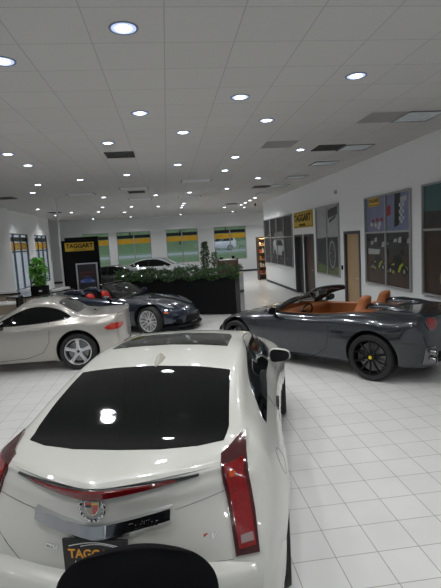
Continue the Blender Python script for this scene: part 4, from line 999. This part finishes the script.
# NOTE local x grows away from the camera, so screen-left is +x
def layer(mb,pts,mi,l): poly(mb,pts,.009+l*.0012,mi)
def d_race(mb,W,H):
    m=1.21 # transom
    layer(mb,[(-W,m),(W,m),(W,H),(-W,H)],1,0)
    layer(mb,[(-W*.55,m+.15),(-W*.35,m+.1),(-W*.38,H),(-W*.62,H)],2,1)   # tower
    for k in range(7):
        for j in range(3):
            if (k+j)%2: layer(mb,[(-W*.55-.07*j,m+.18+.07*k),(-W*.55-.07*j-.07,m+.18+.07*k),(-W*.55-.07*j-.07,m+.25+.07*k),(-W*.55-.07*j,m+.25+.07*k)],3,2)
    layer(mb,[(W*.84,m+.62),(W*.30,m+.62),(W*.30,m+.86),(W*.84,m+.86)],5,1)
    layer(mb,[(W*.80,m+.65),(W*.34,m+.65),(W*.34,m+.83),(W*.80,m+.83)],2,2)
    layer(mb,[(W*.79,m+.66),(W*.35,m+.66),(W*.35,m+.82),(W*.79,m+.82)],5,3)
    text_mb('TAGGART',.11,.001,Matrix.Translation((W*.57,.0145,m+.745))@Matrix.Diagonal((-1,1,1,1))@RX90,2,bold=.002,mb=mb)
    layer(mb,[(-W*.02,m+.35),(-W*.22,m+.38),(-W*.2,m+.62),(-.05,m+.55)],4,2)
    layer(mb,[(-W*.6,m+.60),(-W*.85,m+.64),(-W*.85,m+.74),(-W*.6,m+.72)],3,2)
    for x,z in [(.7,.2),(.62,.28),(.5,.18),(.42,.3),(.3,.2),(.2,.3),(.35,.12)]:
        layer(mb,ell(W*x,m+z,.07,.05,8),3 if int(x*10)%2 else 4,3)
    layer(mb,[(-W,.7),(W,.7),(W,m),(-W,m)],6,0)      # stand
    for k in range(11): x=W*(.95-.18*k); hh=random.uniform(.05,.16); z_=random.uniform(.86,1.0); layer(mb,[(x,z_),(x-W*.13,z_+.01),(x-W*.14,z_+hh),(x-.02,z_+hh*.8)],7 if k%3 else 2,1)
    for k in range(6): x=W*(.9-.3*k); layer(mb,[(x,.72),(x-W*.12,.70),(x-W*.13,.84),(x-.01,.82)],2 if k%2 else 0,1)
    layer(mb,[(W*.9,.70),(W*.35,.70),(W*.3,.82),(W*.9,.84)],7,2)
    # race car (black with lime)
    def car(cx,cz,s):
        layer(mb,[(cx+.42*s,cz),(cx+.40*s,cz+.14*s),(cx+.2*s,cz+.2*s),(cx+.12*s,cz+.34*s),(cx-.14*s,cz+.34*s),(cx-.22*s,cz+.2*s),(cx-.42*s,cz+.16*s),(cx-.42*s,cz)],2,3)
        layer(mb,[(cx+.41*s,cz-.01),(cx+.36*s,cz+.05*s),(cx+.10*s,cz+.03*s),(cx+.12*s,cz-.03)],8,4); layer(mb,[(cx+.26*s,cz+.13*s),(cx+.12*s,cz+.19*s),(cx+.10*s,cz+.14*s)],8,4)
        layer(mb,[(cx-.02*s,cz+.02*s),(cx-.10*s,cz+.14*s),(cx-.22*s,cz+.20*s),(cx-.26*s,cz+.17*s),(cx-.16*s,cz+.10*s),(cx-.10*s,cz-.0*s)],8,4); layer(mb,[(cx-.30*s,cz+.16*s),(cx-.40*s,cz+.12*s),(cx-.41*s,cz+.05*s),(cx-.36*s,cz+.11*s)],8,4)
        for q in (-.28,.27): layer(mb,ell(cx+q*s,cz+.03*s,.08*s,.10*s,14),2,5); layer(mb,ell(cx+q*s,cz+.03*s,.035*s,.045*s,12),7,6)
    car(W*.42,.38,.95); car(-W*.45,.33,1.1)
mural('large framed picture of black and lime race cars under blue sky beside the tan door',8.94,11.06,.97,3.01,2,d_race,[P_BR,P_SKY,P_BK,P_W,P_R,P_Y,P_DG,P_LG,P_LIME])
def d_brown(mb,W,H):
    m=1.21; layer(mb,[(-W,m+.35),(W,m+.35),(W,H),(-W,H)],1,0); layer(mb,[(-W,m+.10),(W,m+.10),(W,m+.36),(-W,m+.30)],2,1)
    layer(mb,ell(W*.15,.32,.38,.26,24),3,1); layer(mb,ell(W*.15,.32,.30,.20,24),0,2)
    for k in range(6):
        a=k*PI/3; layer(mb,[(W*.15+.04*math.cos(a+1.5),.32+.03*math.sin(a+1.5)),(W*.15+.30*math.cos(a),.32+.2*math.sin(a)),(W*.15+.30*math.cos(a+.2),.32+.2*math.sin(a+.2))],3,3)
mural('framed brown desert picture with a pale wheel, cut by the right edge',6.35,8.46,.97,3.02,2,d_brown,[P_BR,P_TEAL,P_DG,P_BE])
def d_wheel(mb,W,H):
    m=1.21; layer(mb,[(-W,m-.05),(W,m-.1),(W,H),(-W,H)],1,0)
    layer(mb,[(-W,m+.6),(-W*.1,m+.5),(-W*.1,m+.75),(-W,m+.85)],0,1); layer(mb,[(-W*.2,m+.35),(-W*.75,m+.5),(-W*.75,m+.58),(-W*.2,m+.45)],0,2)
    layer(mb,[(-W,0),(W,0),(W,.42),(W*.3,.3),(-W,.35)],3,1)
    layer(mb,[(W*.9,.35),(W*.75,.95),(W*.3,1.15),(-W*.7,1.1),(-W,.9),(-W,.3),(-W*.2,.2)],2,2)
    layer(mb,ell(-W*.38,.62,.33,.50,26),0,3); layer(mb,ell(-W*.40,.62,.26,.42,26),1,4); layer(mb,ell(-W*.40,.62,.22,.37,26),2,5)
    for k in range(8):
        a=k*PI/4; layer(mb,[(-W*.4+.03*math.cos(a+1.5),.62+.05*math.sin(a+1.5)),(-W*.4+.21*math.cos(a),.62+.36*math.sin(a)),(-W*.4+.21*math.cos(a+.22),.62+.36*math.sin(a+.22))],4,6)
mural('framed grey picture of a large car wheel on grass between two doors',12.88,14.86,.97,3.05,2,d_wheel,[P_DG,P_LG,P_BK,P_GRN,P_GREY])
def d_truck(mb,W,H):
    m=1.21; layer(mb,[(-W,m),(W,m),(W,H),(-W,H)],1,0)
    layer(mb,[(W*.25,m-.1),(W*.2,m+.2),(-W*.35,m+.25),(-W*.5,m-.1)],2,1)
    layer(mb,[(W*.32,.45),(W*.3,1.0),(W*.12,1.15),(-W*.35,1.15),(-W*.5,.95),(-W*.5,.4)],3,1)
    layer(mb,[(W*.1,.85),(W*.05,1.08),(-W*.3,1.08),(-W*.38,.85)],1,2)
    for q in (.2,-.38): layer(mb,ell(W*q,.45,.2,.2,14),1,3)
    for k in range(5): layer(mb,ell(W*(.8-.36*k),.3,.22,.06,10),2,2)
mural('dark four column framed picture of a pale vehicle near the far end of the wall',17.86,23.04,.98,3.05,4,d_truck,[P_DG,P_BK,P_GREY,P_LG])
# yellow sign
def text_sign(name,lab,cat,loc,rz,W,H,rows,frame=True,th=.04):
    t=thing(name,lab,cat,loc,rz)
    MB().box(-W/2,W/2,-th,0,-H/2,H/2).build('board',YELLOW,t,smooth=0,bevel=.004)
    mb=MB()
    for s,dz,sz,tx in rows:
        M=Matrix.Translation((0,-th-.003,dz))@RX90@Matrix.Diagonal((s,1,1,1)); text_mb(tx,sz,.003,M,0,bold=.008*sz/.3,mb=mb)
    mb.build('lettering',BLACK,t,smooth=0,weld=False)
    if frame:
        fr=MB(); b=.02
        for q in [(-W/2+.03,W/2-.03,H/2-.05,H/2-.035),(-W/2+.03,W/2-.03,-H/2+.035,-H/2+.05)]: fr.box(q[0],q[1],-th-.004,-th,q[2],q[3])
        fr.build('border_line',BLACK,t,smooth=0)
    return t
text_sign('wall_sign','yellow wall sign with black lettering above the two dark doors','sign',(RX,16.36,2.78),-PI/2,2.2,.58,[(1.25,.05,.35,'TAGGART'),(1.2,-.19,.10,'AUTOMOTIVE')],th=.05)
tag(MB().box(RX-.03,RX,12.66,12.74,1.18,1.30).build('wall_switch',BLACK),'small black switch plate on the wall left of the tan door','switch')
tag(MB().box(RX-.06,RX,13.0,13.08,3.35,3.45).build('wall_sensor',mat('sensor_grey',(.4,.4,.4),.5)),'small grey sensor high on the right wall above the tan door','sensor')
# lit display shelf at the end of the right wall
t=thing('display_shelf','brown display shelf of colourful lit goods at the end of the right wall','shelf',(4.80,24.0,0))
mb=MB(); mb.box(-.10,-.04,-.25,.25,0,2.25); mb.build('side_panel',WOODBR,t,smooth=0)
MB().box(.42,.48,-.25,.25,0,2.25).build('side_panel',WOODBR,t,smooth=0)
MB().box(-.04,.42,.22,.25,0,2.25).build('back_panel',WOODBR,t,smooth=0)
for k in range(6): MB().box(-.04,.42,-.24,.22,.30+k*.37,.33+k*.37).build('shelf',WOODTAN,t,smooth=0)
gm=[mat('goods_%d'%i,c,.4,emit=0) for i,c in enumerate([(.75,.10,.05),(.85,.55,.08),(.75,.7,.6),(.6,.05,.05),(.8,.35,.05),(.15,.12,.1)])]
for k in range(5):
    for j in range(3):
        s=MB(); h=random.uniform(.14,.28); s.lathe([(0,0),(.055,0),(.06,.02),(.055,h*.7),(.02,h*.85),(.02,h),(0,h)],12)
        o=s.build('bottle',gm[(k*2+j*5+k*j)%6]); o.location=(4.83+j*.14,23.86+.03*(j%2),.331+k*.37)
        tag(o,'small coloured bottle on the lit brown display shelf','bottle','coloured bottles on the lit display shelf')
ld=bpy.data.lights.new('shelf_lamp','AREA'); ld.energy=14; ld.size=.35; ld.color=(1,.72,.4); lo=bpy.data.objects.new('shelf_lamp',ld); C.objects.link(lo); lo.location=(.18,-.30,2.2); lo.rotation_euler=(-.35,0,0); lo.parent=t
# ------------------------------------------------------------------ hedge planter
PX0,PX1,PY=-1.95,2.03,13.45
t=thing('hedge_planter','long black box planter with a green hedge behind the blue roadster','planter',(PX1-math.cos(math.radians(20))*(PX1-PX0)/2+.10,PY+.24+math.sin(math.radians(20))*(PX1-PX0)/2,0),math.radians(-20))
w_=(PX1-PX0)/2
mb=MB(); mb.box(-w_,w_,-.3,.3,.02,1.16); mb.build('planter_box',BLACK,t,smooth=0,bevel=.01)
mb=MB(); mb.box(w_-.10,w_+.03,-.33,.33,0,1.20); mb.build('end_post',GLOSSBLK,t,smooth=0)
mb=MB(); pts=[]
for k in range(7000):
    x=random.uniform(-w_+.02,w_+.04); top=1.35+.05*math.sin(x*5)+.04*math.sin(x*13+1)
    e=random.random()
    if e<.45: pts.append((x,-.33-abs(random.gauss(0,.03)),random.uniform(1.08+.05*math.sin(x*9),top)))
    elif e<.9: pts.append((x,random.uniform(-.33,.33),top+random.gauss(0,.03)))
    else: pts.append((x,random.uniform(-.33,.33),top+abs(random.gauss(0,.06))))
leaves(mb,pts,.035,None); mb.build('hedge_foliage',[LEAFD,LEAFM],t,smooth=0,weld=False)
# ------------------------------------------------------------------ potted shrub by the far windows
def potted(lab,x,y,z,h,r,potm,leafm,n,pr=.16,ph=.3,box=None,sz=.05,name='potted_plant'):
    t=thing(name,lab,'plant',(x,y,z))
    mb=MB()
    if box: mb.box(-box[0]/2,box[0]/2,-box[1]/2,box[1]/2,0,ph)
    else: mb.lathe([(0,0),(pr*.75,0),(pr,ph),(pr*.9,ph),(pr*.85,ph*.9),(0,ph*.9)],20)
    mb.build('pot',potm,t)
    st=MB()
    for k in range(6): a=k*1.05; st.tube([(0,0,ph*.85),(.3*r*math.cos(a),.3*r*math.sin(a),ph+h*.4),(.6*r*math.cos(a),.6*r*math.sin(a),ph+h*.8)],.010,5)
    st.build('stem',BARK,t)
    mb=MB(); pts=[]
    for k in range(n):
        u=random.random(); rr=r*(.55+.45*math.sin(PI*min(1,u*1.1)))*random.uniform(.3,1); a=random.uniform(0,2*PI)
        pts.append((rr*math.cos(a),rr*math.sin(a),ph+u*h))
    leaves(mb,pts,sz,None,.3); mb.build('foliage',leafm,t,smooth=0,weld=False)
    return t
potted('tall narrow dark potted shrub between the third and fourth far windows',2.25,28.0,0,1.75,.33,BLACK,[LEAFD,LEAFM],700,.22,.4,sz=.08)
potted('small pale potted plant below the fourth far window',2.95,29.6,.0,.9,.3,WHITEPL,[LEAFM,LEAFM],260,.18,.55,sz=.07)
# dark wooden counter
t=thing('reception_counter','dark wooden counter with a pale top behind the hedge planter','counter',(3.05,23.8,0))
MB().box(-.5,.5,-.35,.35,0,1.17).build('body',WOODBR,t,smooth=0)
MB().box(-.54,.54,-.40,.40,1.17,1.21).build('counter_top',mat('counter_pale',(.5,.5,.5),.3),t,smooth=0,bevel=.005)
MB().box(.44,.52,-.42,.42,0,1.25).build('end_panel',WOODDK,t,smooth=0)
MB().box(-.54,-.46,-.42,.38,0,1.25).build('end_panel',WOODDK,t,smooth=0)
tag(MB().box(3.30,3.44,23.7,23.86,1.2101,1.36).build('card_holder',BLACK,bevel=.01),'small black card holder on the right end of the wooden counter','holder')
tag(MB().box(2.66,2.84,23.7,23.9,1.2101,1.32).build('phone',BLACK,bevel=.02),'small black telephone on the left end of the wooden counter','telephone')
tag(MB().box(2.92,3.2,23.55,23.8,1.2101,1.225).build('paper_stack',PAPER),'white papers lying on the dark wooden counter','papers')
# ------------------------------------------------------------------ black display kiosk
KY=16.4
t=thing('display_kiosk','tall black display panel with yellow sign beyond the blue roadster','display panel',(-2.99,KY,0),.0)
kw=.655
mb=MB(); mb.box(-kw,kw-.02,0,.12,0,2.50); mb.build('black_panel',BLACK,t,smooth=0,bevel=.008)
MB().box(-kw+.15,kw-.03,.13,.22,0,2.60).build('rear_panel',BLACK,t,smooth=0)
s=bpy.data.objects.new('sign_board',None)
mb=MB(); mb.box(-.48,.49,-.03,-.001,2.13,2.42); sb=mb.build('sign_board',YELLOW,t,smooth=0)
mb=MB(); text_mb('TAGGART',.195,.003,Matrix.Translation((.01,-.034,2.30))@RX90@Matrix.Diagonal((1.0,1,1,1)),0,bold=.006,mb=mb); text_mb('AUTOMOTIVE',.055,.003,Matrix.Translation((.01,-.034,2.18))@RX90@Matrix.Diagonal((1.2,1,1,1)),0,mb=mb)
mb.build('sign_lettering',BLACK,sb,smooth=0,weld=False)
pole=MB(); pole.box(-3.62,-3.57,16.25,16.30,0,CEIL-.001); tag(pole.build('utility_pole',WHITEPL,smooth=0),'thin white pole from floor to ceiling at the left of the black display panel','pole')
# framed poster stand
t=thing('poster_stand','silver framed poster of a blue car in front of the black display panel','poster',(-2.66,15.55,0))
a=.31; z0,z1=.74,1.70
fr=MB(); 
for q in [(-a-.035,-a+.01,z0-.03,z1+.03),(a-.01,a+.035,z0-.03,z1+.03),(-a,a,z0-.03,z0+.01),(-a,a,z1-.01,z1+.03)]: fr.box(q[0],q[1],-.03,.03,q[2],q[3])
fr.build('frame',SILVER,t,smooth=0)
st=MB(); st.tube([(0,0.0,z0),(0,0,.03)],.02,8); st.lathe([(0,.03),(.2,.02),(.2,0),(0,0)],24); st.build('stand',SILVER,t)
mb=MB(); mb.box(-a,a,-.02,.02,z0,z1,0)
def lay(pts,mi,l): mb.add([(x,-.021-l*.001,z) for x,z in pts],[tuple(range(len(pts)))],mi)
lay([(-a*.8,z1-.30),(a*.8,z1-.30),(a*.8,z1-.26),(-a*.8,z1-.26)],2,0); lay([(-a*.7,z1-.40),(a*.75,z1-.40),(a*.75,z1-.37),(-a*.7,z1-.37)],2,0)
zz=z0; z0=z0+.12
lay([(-.24,z0+.22),(-.23,z0+.32),(-.12,z0+.35),(-.06,z0+.42),(.08,z0+.42),(.15,z0+.34),(.23,z0+.31),(.24,z0+.22)],1,1)
lay([(-.10,z0+.35),(-.05,z0+.40),(.07,z0+.40),(.12,z0+.35)],0,2); lay([(-.22,z0+.26),(-.1,z0+.27),(-.1,z0+.29),(-.22,z0+.29)],3,2); lay([(.22,z0+.26),(.1,z0+.27),(.1,z0+.29),(.22,z0+.29)],3,2)
mb.build('poster',[pm('poster_dark',(.02,.016,.02)),pm('poster_blue',(.05,.09,.30)),pm('poster_red',(.12,.02,.02)),P_LG],t,smooth=0,weld=False)
# ------------------------------------------------------------------ left service counters
BEIGE=wood('beige_laminate',(.42,.34,.26),(.50,.41,.32),.5,2,0)
t=thing('service_counter','beige panelled counter with black top carrying the leafy plant','counter',(-3.55,13.3,0),math.radians(-22))
def counter(t,w,d,h,npan):
    MB().box(-w/2,w/2,-d/2,d/2,h,h+.045).build('counter_top',GLOSSBLK,t,smooth=0,bevel=.006)
    MB().box(-w/2+.04,w/2-.04,-d/2+.06,d/2-.04,.10,h).build('cabinet',BEIGE,t,smooth=0)
    MB().box(-w/2+.06,w/2-.06,-d/2+.09,d/2-.05,0,.10).build('plinth',BLACK,t,smooth=0)
    mb=MB()
    for k in range(npan+1):
        x=-w/2+.05+(w-.1)*k/npan; mb.box(x-.006,x+.006,-d/2+.052,-d/2+.0595,.1,h)
    for z in (.55,): mb.box(-w/2+.04,w/2-.04,-d/2+.052,-d/2+.0595,z-.006,z+.006)
    mb.build('panel_joint',SEAM,t,smooth=0)
for o in [t]: bpy.data.objects.remove(o)
t=thing('service_counter','beige panelled counter with black top carrying the leafy plant','counter',(-3.98,14.90,0),math.radians(63)); counter(t,2.2,.75,.875,4)
t=thing('service_counter','beige panelled counter with black top at the left edge beyond the silver roadster','counter',(-5.30,15.62,0),math.radians(6)); counter(t,1.40,.7,.875,3)
t=thing('low_desk','low white topped desk with black end panel at the left edge','desk',(-5.0,13.3,0),math.radians(5))
MB().box(-.95,.78,-.3,.3,.80,.84).build('desk_top',WHITEPL,t,smooth=0); MB().box(.78,.83,-.33,.33,0,.98).build('end_panel',BLACK,t,smooth=0); MB().box(-.93,.77,.05,.25,0,.80).build('front_panel',BEIGE,t,smooth=0)
for i,(x,y,r,lab) in enumerate([(-4.65,13.25,.2,'white papers on the low desk near its black end panel'),(-5.1,13.3,-.1,'white papers on the low desk at the left edge')]):
    mb=MB(); mb.box(-.16,.16,-.11,.11,0,.035); o=mb.build('paper_stack',PAPER,smooth=0); o.location=(x,y,.8401); o.rotation_euler=(0,0,r); tag(o,lab,'papers')
potted('bright green leafy plant in a black box pot on the beige counter',-3.98,14.72,.9205,.86,.30,BLACK,[LEAFB,LEAFB2],900,ph=.22,box=(.48,.30),sz=.06)
tag(MB().box(-3.98,-3.89,14.555,14.569,.97,1.02).build('name_card',PAPER),'small white card on the front of the black plant pot','card')
for i,(x,y,r,lab) in enumerate([(-3.56,15.05,.9,'white papers on the beige counter right of the plant'),(-3.42,15.5,.9,'white papers at the far right end of the beige counter')]):
    mb=MB(); mb.box(-.15,.15,-.10,.10,0,.04); mb.box(-.11,.14,-.08,.1,.04,.07); o=mb.build('paper_stack',PAPER,smooth=0); o.location=(x,y,.9202); o.rotation_euler=(0,0,r); tag(o,lab,'papers')
o=MB().box(-.14,.14,-.008,.008,.0,.2).build('brochure_stand',mat('clear_plastic',(.6,.65,.7),.1,alpha=.5)); o.location=(-4.28,14.25,.9205); o.rotation_euler=(-.2,0,.3); tag(o,'clear brochure stand on the beige counter left of the plant','stand')
tag(MB().box(-3.45,-3.2,14.6,14.75,0,.0).build('x',BLACK),'x','x'); bpy.data.objects.remove(bpy.data.objects['x'])
# ------------------------------------------------------------------ office chair at the bottom
t=thing('office_chair','black fabric office chair back rising at the bottom edge of the photo','chair',(-.195,1.685,0),math.radians(-4))
FAB=mat('chair_fabric',(.005,.005,.006),.9,spec=.15,bump=.3,bscale=400)
mb=MB(); n=14; W=.325; vs=[];fs=[]
prof=[]
for i in range(n+1):
    z=.50+.575*i/n
    f=1-max(0,(i/n-.72)/.28)**3*.22-.10*(1-i/n)**2
    prof.append((z,W*f))
prof+= [(1.092,W*.66),(1.099,W*.48)]
K=12
for side in (0,1):
    for (z,wd) in prof:
        for k in range(K+1):
            u=-1+2*k/K; x=wd*u; th=.035*math.sqrt(max(.0,1-u**4))*(1 if z<1.07 else .5)
            yb=.05*u*u+.03*math.sin((z-.52)*4)
            vs.append((x,yb*-1+(th if side else -th),z))
R=len(prof)*(K+1)
for i in range(len(prof)-1):
    for k in range(K):
        a=i*(K+1)+k; fs.append((a,a+1,a+K+2,a+K+1)); fs.append((a+R,a+K+1+R,a+K+2+R,a+1+R))
for i in range(len(prof)-1):
    for k in (0,K): a=i*(K+1)+k; fs.append((a,a+K+1,a+K+1+R,a+R))
for i in (0,len(prof)-1):
    for k in range(K): a=i*(K+1)+k; fs.append((a,a+1,a+1+R,a+R))
mb.add(vs,fs); mb.build('backrest',FAB,t,smooth=80,subd=1)
mb=MB(); mb.lathe([(0,0),(.20,0),(.25,.03),(.25,.06),(.2,.09),(0,.095)],28,c=(0,-.27,.43)); mb.build('seat',FAB,t,subd=1)
mb=MB(); mb.tube([(0,.06,.70),(0,.07,.50),(0,-.02,.42),(0,-.2,.42)],.022,8); mb.build('back_bracket',BLACK,t)
mb=MB(); mb.tube([(0,-.27,.42),(0,-.27,.10)],.028,12); mb.build('gas_post',SILVER,t)
for k in range(5):
    a=k*2*PI/5+.3; ex,ey=.29*math.cos(a),-.27+.29*math.sin(a)
    l=MB().tube([(0,-.27,.12),(ex,ey,.075)],[.025,.016],8).build('leg',BLACK,t)
    MB().lathe([(0,-.02),(.028,-.02),(.028,.02),(0,.02)],14,axis='x',c=(ex,ey,.0285)).build('castor',BLACK,l)
